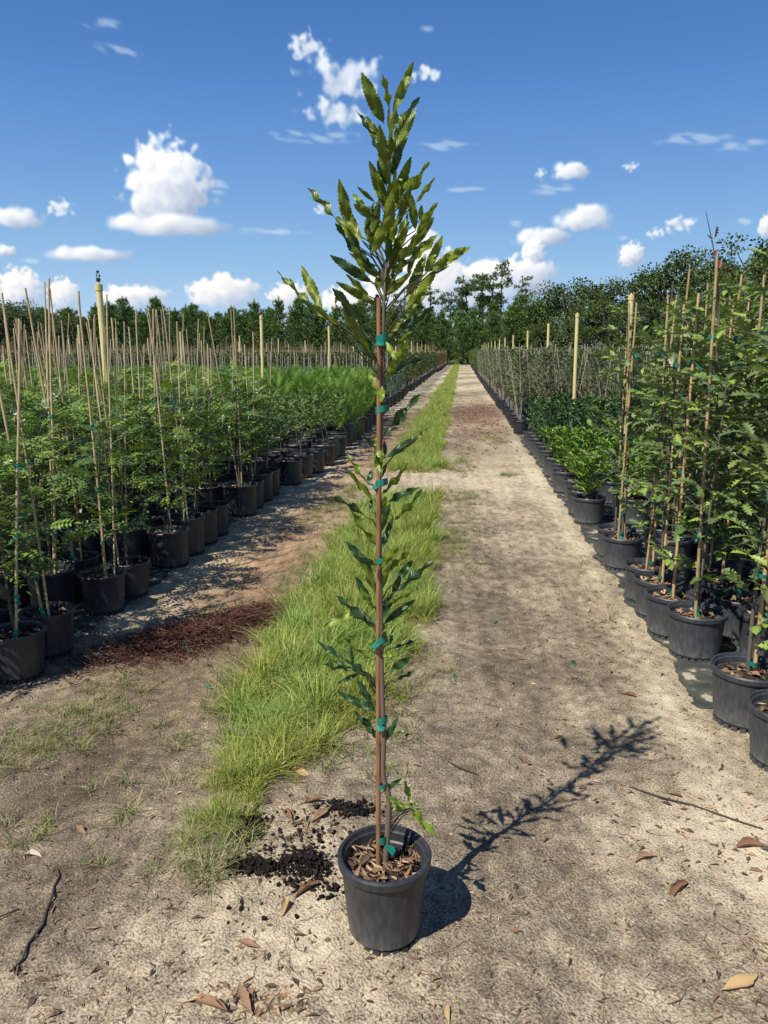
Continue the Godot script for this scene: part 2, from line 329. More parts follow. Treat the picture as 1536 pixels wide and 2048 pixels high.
func blob(x: float, z: float, cx: float, cz: float, rx: float, rz: float) -> float:
	return exp(-pow((x - cx) / rx, 2.0) - pow((z - cz) / rz, 2.0))


func sandiness(x: float, z: float) -> float:   # pale loose sand (+) or dark crust and litter (-)
	var p := -0.04
	p += 0.34 * blob(x, z, -0.5, -1.75, 0.42, 0.36) + 0.30 * blob(x, z, 0.95, -2.25, 0.45, 0.4) + 0.16 * blob(x, z, 0.3, -1.5, 0.5, 0.25)
	p -= 0.24 * blob(x, z, -1.35, -2.5, 0.5, 1.0) + 0.15 * blob(x, z, 0.15, -2.1, 0.35, 0.7) + 0.14 * blob(x, z, 0.25, -4.4, 0.45, 1.6)
	p += 0.26 * exp(-pow((x - 1.0) / 0.12, 2.0)) * (1.0 if z > -14.0 else 0.4)
	p += 0.30 * exp(-pow((x + 1.85) / 0.25, 2.0)) * clampf((-z - 3.6) * 2.0, 0.0, 1.0)
	p += 0.34 * blob(x, z, 0.2, -9.4, 1.4, 1.3) + 0.22 * blob(x, z, 0.55, -12.0, 0.5, 2.0) + 0.10 * blob(x, z, 0.6, -6.6, 0.5, 1.0)
	p -= 0.22 * blob(x, z, -1.5, -4.0, 0.45, 0.6)
	if z < -16.0:
		p += 0.25 * clampf((-z - 22.0) / 10.0, 0.0, 1.0) + 0.18 * sin(z * 0.7 + x)
	return p


func litter(x: float, z: float) -> float:   # reddish brown fallen leaves lying over the far half of the lane
	return 0.8 * blob(x, z, 0.45, -19.0, 0.7, 5.5) + 0.55 * blob(x, z, -1.5, -15.0, 0.45, 6.0) + 0.35 * blob(x, z, -1.4, -5.2, 0.5, 2.2)


func in_strip(x: float, z: float) -> float:   # how thickly the grass strip grows here
	var d := -z
	var left := -1.03
	var right := -0.17
	if d < 3.2:
		left = lerpf(-0.86, -1.0, clampf((d - 2.0) / 1.2, 0, 1))
		right = lerpf(-0.72, -0.33, clampf((d - 2.15) / 1.0, 0, 1))
	elif d < 4.4:
		right = lerpf(-0.33, -0.17, (d - 3.2) / 1.2)
	elif d > 20.0:
		left = lerpf(-1.0, -0.92, clampf((d - 20.0) / 30.0, 0, 1))
	var wob := 0.13 * broad.get_noise_2d(z * 2.2, 7.0) + 0.05 * bumps.get_noise_2d(z * 0.5, 3.0)
	left += wob
	right -= 0.8 * wob + (0.12 if d > 11.0 else 0.0)
	var k := clampf((x - left) / 0.1 + 0.4, 0.0, 1.0) * clampf((right - x) / 0.12 + 0.4, 0.0, 1.0)
	k *= clampf((d - 2.02) / 0.2, 0.0, 1.0)
	if d > 7.0 and d < 10.6:
		k *= clampf(maxf((8.35 + 0.5 * (x + 0.6) - d) / 0.5, (d - 9.75) / 0.4), 0.0, 1.0)
	return k


# ---------------------------------------------------------------- sky
func puff(img: Image, az: float, el: float, w: float, h: float, kind: int, sid: float, bil: FastNoiseLite, fbm: FastNoiseLite, step: int) -> void:
	var W := img.get_width()
	var H := img.get_height()
	var per := W / 360.0
	var grow := 1.35
	var stretch := 1.0 / maxf(0.3, cos(deg_to_rad(el)))
	var x0 := int((az - w * 0.5 * grow) * per)
	var x1 := int((az + w * 0.5 * grow) * per)
	var y0 := int((90.0 - el - h * 0.5 * grow) * per)
	var y1 := mini(int((90.0 - el + h * 0.5 * grow) * per), H / 2 - 1)
	var big := maxf(w, h)
	for py in range(maxi(y0, 0), y1 + 1):
		for px in range(x0, x1 + 1):
			var a := px / per
			var e := 90.0 - py / per
			var u := (a - az) / (w * 0.5)
			var v := (e - el) / (h * 0.5)
			var sx := a * stretch
			var d := 1.0 - sqrt(u * u + v * v)
			var alpha := 0.0
			var light := 1.0
			var white := Color8(252, 252, 252)
			var grey := Color8(160, 176, 202)
			if kind <= 1:
				d = minf(d, (v + 0.85) * 1.8)
				var f := (24.0 if kind == 0 else 15.0) / big
				var n := (-0.5 - bil.get_noise_2d(sx * f + sid, e * f)) * 0.62 + fbm.get_noise_2d(sx * f * 0.4 + sid, e * f * 0.4) * 0.65
				var n2 := (-0.5 - bil.get_noise_2d((sx - 0.05 * big) * f + sid, (e + 0.06 * big) * f)) * 0.62 + fbm.get_noise_2d((sx - 0.05 * big) * f * 0.4 + sid, (e + 0.06 * big) * f * 0.4) * 0.65
				var val := d * 1.5 + n * (0.66 if kind == 0 else 0.55)
				alpha = smoothstep(-0.04, 0.36 if kind == 0 else 0.65, val)
				light = 0.95 + (n - n2) * 0.30 + 0.06 * v - 0.95 * smoothstep(-0.15, 1.15, u * 0.5 - v * 0.6 + 0.3 + n * 0.35)
				if el < 5.0:
					white = Color8(255, 250, 243)
					grey = Color8(172, 190, 216)
			elif kind == 2:
				var g := 7.0 / big
				var n := fbm.get_noise_2d(sx * g + sid, e * g)
				alpha = 0.85 * smoothstep(0.05, 0.8, d * 1.2 + n * 0.75)
				light = 0.66 + n * 0.5 + 0.2 * v
			elif kind == 3:
				var n := fbm.get_noise_2d(sx * 0.9 + sid, e * 3.6 + sx * 0.5)
				alpha = 0.42 * smoothstep(0.0, 0.9, d + n * 1.1) * clampf(d * 2.0, 0.0, 1.0)
				light = 0.75
			else:
				var n := fbm.get_noise_2d(sx * 0.7 + sid, e * 2.0)
				alpha = 0.72 * smoothstep(0.0, 0.7, d + n * 0.7)
				light = 0.5 + n * 0.5
			if alpha <= 0.003:
				continue
			var col := grey.lerp(white, clampf(light, 0.0, 1.0))
			var qx := posmod(px, W)
			img.set_pixel(qx, py, img.get_pixel(qx, py).lerp(col, alpha))


func make_sky() -> Image:
	var W := 4096
	var img := Image.create_empty(W, W / 2, false, Image.FORMAT_RGB8)
	var stops := [[0.0, Color8(192, 212, 232)], [3.0, Color8(168, 200, 229)], [7.0, Color8(138, 180, 221)], [12.0, Color8(110, 155, 210)], [18.0, Color8(84, 130, 193)], [24.0, Color8(67, 112, 175)], [40.0, Color8(60, 98, 156)], [90.0, Color8(52, 86, 142)]]
	for y in W / 2:
		var e := 90.0 - (y + 0.5) * 180.0 / (W / 2)
		var col := Color(0.36, 0.33, 0.26)
		if e >= 0.0:
			for k in stops.size() - 1:
				if e >= stops[k][0] and e <= stops[k + 1][0]:
					col = (stops[k][1] as Color).lerp(stops[k + 1][1], (e - stops[k][0]) / (stops[k + 1][0] - stops[k][0]))
		img.fill_rect(Rect2i(0, y, W, 1), col)
	var bil := FastNoiseLite.new()
	bil.seed = 4
	bil.noise_type = FastNoiseLite.TYPE_CELLULAR
	bil.cellular_return_type = FastNoiseLite.RETURN_DISTANCE
	bil.frequency = 0.2
	bil.fractal_type = FastNoiseLite.FRACTAL_FBM
	bil.fractal_octaves = 3
	bil.fractal_gain = 0.45
	var fbm := FastNoiseLite.new()
	fbm.seed = 9
	fbm.noise_type = FastNoiseLite.TYPE_SIMPLEX
	fbm.frequency = 0.45
	fbm.fractal_octaves = 4
	fbm.fractal_gain = 0.42
	# the same fair-weather clouds go on all round
	for k in 200:
		var az := rnd(26.0, 318.0)
		var el := 2.0 + 42.0 * pow(rng.randf(), 1.6)
		var kind: int = [0, 0, 1, 1, 2, 3, 3][rng.randi() % 7]
		var w := rnd(2.0, 5.5) * (1.0 + el * 0.02)
		puff(img, az, el, w * (1.6 if kind == 3 else 1.0), w * rnd(0.4, 0.8) * (0.35 if kind == 3 else 1.0), kind, k * 17.3, bil, fbm, 2)
	for k in 12:
		puff(img, 30.0 + k * 24.0, 2.0, 18.0, 2.0, 4, k * 5.1, bil, fbm, 2)
	for k in CLOUDS.size() / 5:
		if CLOUDS[k * 5 + 4] == 4:
			puff(img, CLOUDS[k * 5] * 0.01, CLOUDS[k * 5 + 1] * 0.01, CLOUDS[k * 5 + 2] * 0.01, CLOUDS[k * 5 + 3] * 0.01, 4, k * 7.7, bil, fbm, 1)
	for k in CLOUDS.size() / 5:
		if CLOUDS[k * 5 + 4] != 4:
			puff(img, CLOUDS[k * 5] * 0.01, CLOUDS[k * 5 + 1] * 0.01, CLOUDS[k * 5 + 2] * 0.011, CLOUDS[k * 5 + 3] * 0.011, CLOUDS[k * 5 + 4], 300.0 + k * 7.7, bil, fbm, 1)
	return img


# ---------------------------------------------------------------- textures
func noise(sid: int, freq: float, octaves: int, ridged := false) -> FastNoiseLite:
	var f := FastNoiseLite.new()
	f.seed = sid
	f.noise_type = FastNoiseLite.TYPE_SIMPLEX_SMOOTH
	f.frequency = freq
	f.fractal_octaves = octaves
	if ridged:
		f.fractal_type = FastNoiseLite.FRACTAL_RIDGED
	return f


const SOILS := [[0.0, Color(0.075, 0.058, 0.043)], [0.3, Color(0.165, 0.130, 0.091)], [0.5, Color(0.270, 0.216, 0.150)], [0.7, Color(0.405, 0.332, 0.228)], [1.0, Color(0.57, 0.48, 0.336)]]


func ramp(stops: Array, t: float) -> Color:
	for k in stops.size() - 1:
		if t <= stops[k + 1][0]:
			return (stops[k][1] as Color).lerp(stops[k + 1][1], clampf((t - stops[k][0]) / (stops[k + 1][0] - stops[k][0]), 0.0, 1.0))
	return stops[-1][1]


func bake_ground(x0: float, x1: float, z0: float, z1: float, sid: int) -> Array:   # colour and relief of the near ground, one texel every 2 to 3 mm
	var S := 2048
	var G := 256
	var mm := (x1 - x0) / S * 1000.0
	var bias := PackedInt32Array()
	var red := PackedInt32Array()
	bias.resize(G * G)
	red.resize(G * G)
	for j in G:
		for i in G:
			var x := lerpf(x0, x1, (i + 0.5) / G)
			var z := lerpf(z0, z1, (j + 0.5) / G)
			bias[j * G + i] = int((sandiness(x, z) + broad.get_noise_2d(x * 2.6, z * 2.6) * 0.20 + broad.get_noise_2d(x * 9.0 + 5.0, z * 9.0) * 0.10 + broad.get_noise_2d(x * 14.0, z * 0.9) * 0.12) * 255.0)
			red[j * G + i] = int(clampf(litter(x, z), 0.0, 1.0) * 100.0)
	var mid: PackedByteArray = noise(sid + 2, mm / 90.0, 5).get_image(S, S).get_data()
	var fine: PackedByteArray = noise(sid + 3, mm / 10.0, 2).get_image(S, S).get_data()
	var hair_noise := noise(sid + 4, mm / 30.0, 3, true)
	hair_noise.domain_warp_enabled = true
	hair_noise.domain_warp_amplitude = 22.0 / mm
	hair_noise.domain_warp_frequency = mm / 25.0
	var hair: PackedByteArray = hair_noise.get_image(S, S).get_data()
	var lr := PackedInt32Array(); var lg := PackedInt32Array(); var lb := PackedInt32Array()
	for i in 256:
		var col := ramp(SOILS, i / 255.0).linear_to_srgb()
		lr.append(int(col.r * 255)); lg.append(int(col.g * 255)); lb.append(int(col.b * 255))
	var rgb := PackedByteArray()
	rgb.resize(S * S * 3)
	var relief := PackedByteArray()
	relief.resize(S * S)
	var at := 0
	var at3 := 0
	for y in S:
		var cell := (y >> 3) * G
		for x in S:
			var q := cell + (x >> 3)
			var f: int = fine[at]
			var k: int = hair[at]
			var s := 128 + (((mid[at] - 128) * 7 + (f - 128) * 8) >> 4) + bias[q]
			if k > 190:
				s += (k - 190) * 2
			elif k < 90:
				s -= 90 - k
			if f < 70:
				s -= (70 - f) * 2
			s = clampi(s, 0, 255)
			var r := red[q] * mid[at] >> 7
			rgb[at3] = clampi(lr[s] + (r >> 4), 0, 255)
			rgb[at3 + 1] = lg[s] - (lg[s] * r >> 9)
			rgb[at3 + 2] = lb[s] - (lb[s] * r >> 8)
			relief[at] = clampi((s + f + f + k) >> 2, 0, 255)
			at += 1
			at3 += 3
	return [ImageTexture.create_from_image(Image.create_from_data(S, S, false, Image.FORMAT_RGB8, rgb)), ImageTexture.create_from_image(Image.create_from_data(S, S, false, Image.FORMAT_L8, relief))]


func mapped(f: FastNoiseLite, size: int, stops: Array) -> ImageTexture:   # a seamless noise laid through a colour ramp (linear colours)
	var d: PackedByteArray = f.get_seamless_image(size, size).get_data()
	var lut := []
	for i in 256:
		var t := i / 255.0
		var col: Color = stops[-1][1]
		for k in stops.size() - 1:
			if t >= stops[k][0] and t <= stops[k + 1][0]:
				col = (stops[k][1] as Color).lerp(stops[k + 1][1], (t - stops[k][0]) / (stops[k + 1][0] - stops[k][0]))
				break
		lut.append(col.linear_to_srgb())
	var r := PackedByteArray(); var g := PackedByteArray(); var b := PackedByteArray()
	for col in lut:
		r.append(int(col.r * 255)); g.append(int(col.g * 255)); b.append(int(col.b * 255))
	var out := PackedByteArray()
	out.resize(size * size * 3)
	for i in size * size:
		var k := d[i]
		out[i * 3] = r[k]
		out[i * 3 + 1] = g[k]
		out[i * 3 + 2] = b[k]
	return ImageTexture.create_from_image(Image.create_from_data(size, size, false, Image.FORMAT_RGB8, out))


func pot_texture(dust: float, base: Color, sid: int) -> ImageTexture:   # u round the pot, v up its side: scuffs, splashes of dried mud, specks
	var S := 512
	var img := Image.create_empty(S, S, false, Image.FORMAT_RGB8)
	var f := noise(sid, 0.02, 5)
	var g := noise(sid + 1, 0.16, 2)
	var mud := Color(0.23, 0.225, 0.215)
	for y in S:
		var up := float(y) / S
		var low := pow(1.0 - minf(up * 1.25, 1.0), 2.6)
		for x in S:
			var a := f.get_noise_2d(minf(x, S - x) * 3.0, y * 0.35)
			var b := g.get_noise_2d(x, y)
			var k := clampf(low * (0.75 + a * 0.6) + a * 0.22 + 0.06, 0.0, 1.0) * 0.30 * dust
			k += 0.30 * dust * smoothstep(0.58 - low * 0.25, 0.74, b)
			img.set_pixel(x, y, base.lerp(mud, clampf(k + 0.03, 0.0, 0.8)).linear_to_srgb())
	return ImageTexture.create_from_image(img)


func leaf_texture() -> Array:   # midrib and slanting side veins of a chestnut-like leaf, light on a white ground to be tinted
	var W := 128
	var H := 512
	var img := Image.create_empty(W, H, false, Image.FORMAT_RGB8)
	var bump := Image.create_empty(W, H, false, Image.FORMAT_RGBA8)
	var f := noise(31, 0.03, 4)
	for y in H:
		for x in W:
			var u := absf((x + 0.5) / W * 2.0 - 1.0)
			var v := (y + 0.5) / H
			var wave := fposmod(v * 15.0 - u * 1.7, 1.0)
			var vein := maxf(smoothstep(0.13, 0.02, minf(wave, 1.0 - wave)) * (1.0 - u * 0.5), smoothstep(0.09, 0.03, u))
			var k := 0.80 + 0.16 * f.get_noise_2d(x * 2.0, y) + 0.0
			var col := Color(k * 0.92, k, k * 0.82).lerp(Color(1.0, 1.0, 0.72), vein * 0.5)
			img.set_pixel(x, y, col)
			var hgt := clampf(0.5 + 0.5 * sin(wave * TAU - 1.57) - vein * 0.25 + 0.12 * f.get_noise_2d(x * 4.0, y * 2.0), 0.0, 1.0)
			bump.set_pixel(x, y, Color(hgt, hgt, hgt))
	bump.bump_map_to_normal_map(1.6)
	return [ImageTexture.create_from_image(img), ImageTexture.create_from_image(bump)]


# ---------------------------------------------------------------- leaf forms (unit length along z, upper side +y)
func diamond(w: float, fold := 0.12, droop := 0.1) -> Shape:
	var s := Shape.new()
	var b := Vector3.ZERO
	var t := Vector3(0, -droop, 1)
	var m := Vector3(0, 0.03, 0.5)
	var l := Vector3(-w * 0.5, fold, 0.42)
	var r := Vector3(w * 0.5, fold, 0.42)
	s.tri(b, m, l); s.tri(l, m, t); s.tri(b, r, m); s.tri(m, r, t)
	return s


func compound(rand: RandomNumberGenerator, pairs: int) -> Shape:   # a feather of oval leaflets on one rachis
	var s := Shape.new()
	var leaflet := diamond(0.40, 0.05, 0.06)
	var curve := rand.randf_range(0.15, 0.45)
	var prev := Vector3.ZERO
	for i in pairs + 1:
		var t := (i + 1.0) / (pairs + 1.0)
		var p := Vector3(0, 0.12 * t - curve * t * t, t * 0.82)
		s.tri(prev + Vector3(-0.006, 0, 0), p, prev + Vector3(0.006, 0, 0))
		if i < pairs:
			for side in [-1.0, 1.0]:
				var d := Vector3(side, rand.randf_range(-0.25, 0.1), 0.55)
				s.put(leaflet, facing(p, d, Vector3(0, 1, 0) + Vector3(side * -0.2, 0, rand.randf_range(-0.2, 0.2)), 0.30 * (1.0 - 0.35 * absf(t - 0.45)) * rand.randf_range(0.85, 1.1)), Color.WHITE)
		else:
			s.put(leaflet, facing(p, Vector3(0, -curve * 1.2, 1), Vector3.UP, 0.28), Color.WHITE)
		prev = p
	return s


func lobed(rand: RandomNumberGenerator) -> Shape:   # an oak leaf: deep pointed lobes
	var s := Shape.new()
	var zs := [0.0, 0.16, 0.24, 0.34, 0.44, 0.54, 0.62, 0.72, 0.80, 0.90, 1.0]
	var ws := [0.0, 0.06, 0.20, 0.07, 0.30, 0.09, 0.28, 0.10, 0.20, 0.07, 0.0]
	var fold := rand.randf_range(0.05, 0.35)
	var arch := rand.randf_range(0.05, 0.4)
	for side in [-1.0, 1.0]:
		for i in zs.size() - 1:
			var m0 := Vector3(0, -arch * zs[i] * zs[i], zs[i])
			var m1 := Vector3(0, -arch * zs[i + 1] * zs[i + 1], zs[i + 1])
			var k0: float = ws[i] * rand.randf_range(0.9, 1.1)
			var e0 := m0 + Vector3(side * ws[i], ws[i] * fold, ws[i] * 0.35)
			var e1 := m1 + Vector3(side * ws[i + 1], ws[i + 1] * fold, ws[i + 1] * 0.35)
			if side < 0:
				s.tri(m0, m1, e0); s.tri(e0, m1, e1)
			else:
				s.tri(m0, e0, m1); s.tri(e0, e1, m1)
	return s


func spray(rand: RandomNumberGenerator, blades: int, len: float, wide: float) -> Shape:   # a fine feathery twig
	var s := Shape.new()
	for i in blades:
		var t := (i + 0.5) / blades
		var side := -1.0 if i % 2 else 1.0
		var p := Vector3(0, 0.15 * t - 0.25 * t * t, t)
		var d := Vector3(side * rand.randf_range(0.5, 1.0), rand.randf_range(-0.3, 0.5), rand.randf_range(0.5, 0.9)).normalized() * len * (1.15 - t * 0.6)
		var w := Vector3(0, 0.2, 1).normalized() * wide
		s.tri(p - w, p + d, p + w)
	s.tri(Vector3(-0.015, 0, 0), Vector3(0, -0.1, 1), Vector3(0.015, 0, 0))
	return s


func long_leaf(bend: float, wave: float, sid: int) -> ArrayMesh:   # sawtooth margin, wavy, folded along the midrib; x is width 1, z is length 1
	var rand := RandomNumberGenerator.new()
	rand.seed = sid
	var ph := rand.randf() * TAU
	var twist := rand.randf_range(-0.35, 0.35)
	var rows := []
	var N := 45
	for i in N + 1:
		var t := float(i) / N
		var body := pow(clampf(sin(PI * pow(clampf(t * 0.985 + 0.012, 0, 1), 1.0)), 0.0, 1.0), 0.78)
		if t < 0.07:
			body = 0.03 + (t / 0.07) * 0.16
		var tooth := fposmod(t * 15.0, 1.0)
		body *= 1.0 + 0.05 * sin(t * 13.0 + ph * 1.7)
		var mid := Vector3(0.05 * sin(ph + t * 3.0), bend * (t * t * 0.6 - t * 0.25) , t)
		var line := []
		for j in 5:
			var q := (j - 2) * 0.5
			var w := 0.5 * body * (0.83 + 0.24 * tooth if absf(q) > 0.9 else 0.88)
			var lift := absf(q) * body * 0.16 + absf(q) * wave * sin(t * 15.0 + ph + q * 1.3) * body
			var turn := twist * t
			line.append(mid + Vector3(q * w * cos(turn), (lift * 0.3 + q * w * sin(turn) * 0.3), (0.025 * tooth if absf(q) > 0.9 else 0.0) - absf(q) * 0.012))
		rows.append(line)
	var s := Shape.new()
	s.sheet(rows)
	var am := ArrayMesh.new()
	s.surface(am, null)
	return am


func dead_leaf(sid: int, curl: float) -> Shape:   # a dry leaf rolled up along its length, with a ragged edge
	var rand := RandomNumberGenerator.new()
	rand.seed = sid
	var rows := []
	var ph := rand.randf() * TAU
	var bow := rand.randf_range(-0.25, 0.25)
	for i in 11:
		var t := i / 10.0
		var w := 0.125 * pow(sin(PI * clampf(t * 0.97 + 0.015, 0, 1)), 0.8) + 0.003
		var line := []
		var twist := 0.9 * sin(t * 2.6 + ph)
		for j in 7:
			var q := (j - 3) / 3.0
			var an := q * curl * (0.75 + 0.4 * sin(t * 5.0 + ph))
			var r := w * (1.0 + (rand.randf_range(-0.3, 0.12) if j % 6 == 0 else 0.0))
			var p := Vector2(r * sin(an) / maxf(curl * 0.75, 0.5), r * (1.0 - cos(an)) / maxf(curl * 0.55, 0.5)).rotated(twist * 0.5)
			line.append(Vector3(p.x + bow * (t - 0.5) * (t - 0.5) * 2.0, p.y + 0.018 + 0.05 * sin(t * 4.0 + ph) * t, t - 0.5 + rand.randf_range(-0.012, 0.012)))
		rows.append(line)
	var s := Shape.new()
	s.sheet(rows)
	return s


func crumb(sid: int) -> Shape:   # a lump of potting soil
	var rand := RandomNumberGenerator.new()
	rand.seed = sid
	var s := Shape.new()
	var rows := []
	for i in 5:
		var a := PI * i / 4.0
		var line := []
		for j in 7:
			var b := TAU * (j % 6) / 6.0
			rand.seed = sid * 100 + i * 10 + (j % 6 if i % 4 else 0)
			var r := 0.5 * rand.randf_range(0.4, 1.3)
			line.append(Vector3(sin(a) * cos(b), cos(a) * 0.75, sin(a) * sin(b)) * r)
		rows.append(line)
	s.sheet(rows)
	return s


func strand(sid: int, sides := 3) -> Shape:   # a dry straw or root: thin, bent
	var rand := RandomNumberGenerator.new()
	rand.seed = sid
	var p := []
	var r := []
	var d := Vector3(0, 0, 1)
	var at := Vector3(0, 0, -0.5)
	for i in 6:
		p.append(at)
		r.append(0.012 * (1.0 - i * 0.12))
		d = (d + Vector3(rand.randf_range(-0.7, 0.7), rand.randf_range(-0.25, 0.25), rand.randf_range(-0.3, 0.3))).normalized()
		at += d * 0.2
		at.y = clampf(at.y, 0.0, 0.08)
	var s := Shape.new()
	s.tube(p, r, sides)
	return s


func grass_tuft(sid: int, blades: int, high: float, lean: float, cols: Array) -> Shape:
	var rand := RandomNumberGenerator.new()
	rand.seed = sid
	var s := Shape.new()
	for b in blades:
		var az := rand.randf() * TAU
		var out := Vector3(cos(az), 0, sin(az))
		var root := out * rand.randf() * 0.028 + Vector3(rand.randf_range(-0.02, 0.02), -0.01, rand.randf_range(-0.02, 0.02))
		var h := high * rand.randf_range(0.55, 1.15)
		var ln := lean * rand.randf_range(0.25, 1.3)
		var side := Vector3(-out.z, 0, out.x).rotated(Vector3.UP, rand.randf_range(-0.8, 0.8)) * rand.randf_range(0.0013, 0.0026)
		var col: Color = cols[rand.randi() % cols.size()]
		var k := rand.randf_range(0.75, 1.25)
		col = Color(col.r * k, col.g * k, col.b * k)
		var pts := []
		for i in 4:
			var t := i / 3.0
			pts.append(root + Vector3.UP * h * (t - 0.35 * ln * t * t) + out * h * ln * t * t * 0.9)
		for i in 3:
			var w0 := side * (1.0 - i * 0.25)
			var w1 := side * (1.0 - (i + 1) * 0.25) if i < 2 else Vector3.ZERO
			s.tri(pts[i] - w0, pts[i + 1] - w1, pts[i] + w0, col)
			if i < 2:
				s.tri(pts[i] + w0, pts[i + 1] - w1, pts[i + 1] + w1, col)
	return s


# ---------------------------------------------------------------- pots, stakes, ties
func pot_shape(rt: float, rb: float, h: float, segs: int) -> Shape:
	var s := Shape.new()
	var foot := 0.012
	s.lathe([Vector2(0.001, foot), Vector2(rb - 0.012, foot), Vector2(rb, foot + 0.014), Vector2(lerpf(rb, rt, 0.5), h * 0.5), Vector2(rt - 0.004, h - 0.045), Vector2(rt - 0.003, h - 0.030), Vector2(rt + 0.007, h - 0.026), Vector2(rt + 0.009, h - 0.006), Vector2(rt + 0.005, h), Vector2(rt - 0.003, h - 0.001),
		Vector2(rt - 0.006, h - 0.013), Vector2(rt - 0.011, h - 0.016), Vector2(rt - 0.013, h - 0.040), Vector2(rt - 0.018, h - 0.044), Vector2(rt - 0.03, h - 0.09)], segs)
	var feet := 22 if segs > 30 else 10
	for k in feet:   # the scalloped foot between the drain notches
		var q := TAU * k / feet
		var x := Transform3D(Basis(Vector3.UP, -q), Vector3.ZERO)
		var b := Shape.new()
		b.box(Vector3(rb - 0.014, -0.004, -rb * 2.0 / feet), Vector3(rb - 0.001, foot + 0.003, rb * 2.0 / feet))
		s.add(b, x)
	return s


func soil_shape(r: float, y: float, sid: int) -> Shape:
	var s := Shape.new()
	var rows := []
	for i in 9:
		var line := []
		for j in 25:
			var a := TAU * (24 - j) / 24.0
			var rr := r * i / 8.0
			var p := Vector3(cos(a) * rr, 0, sin(a) * rr)
			p.y = y + 0.012 * broad.get_noise_2d(p.x * 60.0 + sid * 9.0, p.z * 60.0) + 0.010 * (1.0 - rr / r)
			line.append(p)
		rows.append(line)
	s.sheet(rows, Color(0.045, 0.034, 0.026))
	return s


func bark_bits(s: Shape, r: float, y: float, count: int, size: float) -> void:
	var cols := [Color(0.20, 0.125, 0.075), Color(0.30, 0.20, 0.12), Color(0.10, 0.065, 0.045), Color(0.16, 0.10, 0.07), Color(0.42, 0.31, 0.20)]
	var forms := [diamond(0.5, 0.12, 0.2), diamond(0.4, -0.1, 0.1), diamond(0.7, 0.2, -0.1)]
	for k in count:
		var a := rnd(0, TAU)
		var rr := r * sqrt(rng.randf())
		var x := facing(Vector3(cos(a) * rr, y + rnd(0.004, 0.016), sin(a) * rr), rough_dir() * Vector3(1, 0.4, 1), Vector3(rnd(-0.7, 0.7), 1, rnd(-0.7, 0.7)), size * rnd(0.6, 1.4))
		s.put(forms[k % 3], x, vary(cols[rng.randi() % 5], 0.25))


func cane(s: Shape, a: Vector3, b: Vector3, r: float, col: Color, sides := 7) -> void:   # a bamboo stake with its rings
	var pts := []
	var rad := []
	var l := (b - a).length()
	var at := rnd(0.05, 0.15)
	var sway := Vector3(rnd(-0.004, 0.004), 0, rnd(-0.004, 0.004))
	pts.append(a); rad.append(r)
	while at < l - 0.03:
		for o in [[-0.010, 1.0], [0.0, 1.16], [0.008, 0.98]]:
			var t: float = (at + o[0]) / l
			pts.append(a.lerp(b, t) + sway * sin(t * 5.0))
			rad.append(r * o[1] * (1.0 - 0.22 * t))
		at += rnd(0.17, 0.27)
	pts.append(b); rad.append(r * 0.78)
	s.tube(pts, rad, sides, col)


func tape(s: Shape, at: Vector3, wide: float, high: float, tail: float) -> void:   # a turn of green nursery tape with its loose end
	var col := Color(0.008, 0.17, 0.125)
	var ring := []
	for i in 9:
		var a := TAU * i / 8.0
		ring.append(Vector3(cos(a) * wide, 0.0 + 0.3 * high * sin(a * 1.0 + 1.0), sin(a) * wide * 0.75))
	for i in 8:
		var p0: Vector3 = at + ring[i]
		var p1: Vector3 = at + ring[i + 1]
		var u := Vector3(0, high * 0.5, 0)
		var k0: Vector3 = (ring[i] * Vector3(1, 0, 1)).normalized()
		var k1: Vector3 = (ring[i + 1] * Vector3(1, 0, 1)).normalized()
		s.quad([p0 - u, p0 + u, p1 + u, p1 - u], [k0, k0, k1, k1], [Vector2.ZERO, Vector2.ZERO, Vector2.ZERO, Vector2.ZERO], col)
	if tail > 0.0:
		var d := Vector3(rnd(-1, 1), rnd(-0.9, -0.1), rnd(0.2, 1)).normalized()
		var e := d.cross(Vector3(0.3, 1, 0.2)).normalized() * high * 0.5
		var p := at + d * wide
		s.tri(p - e, p + d * tail - e * 1.1, p + e, col)
		s.tri(p + e, p + d * tail - e * 1.1, p + d * tail + e * 0.9 + Vector3(0, -0.006, 0), col)


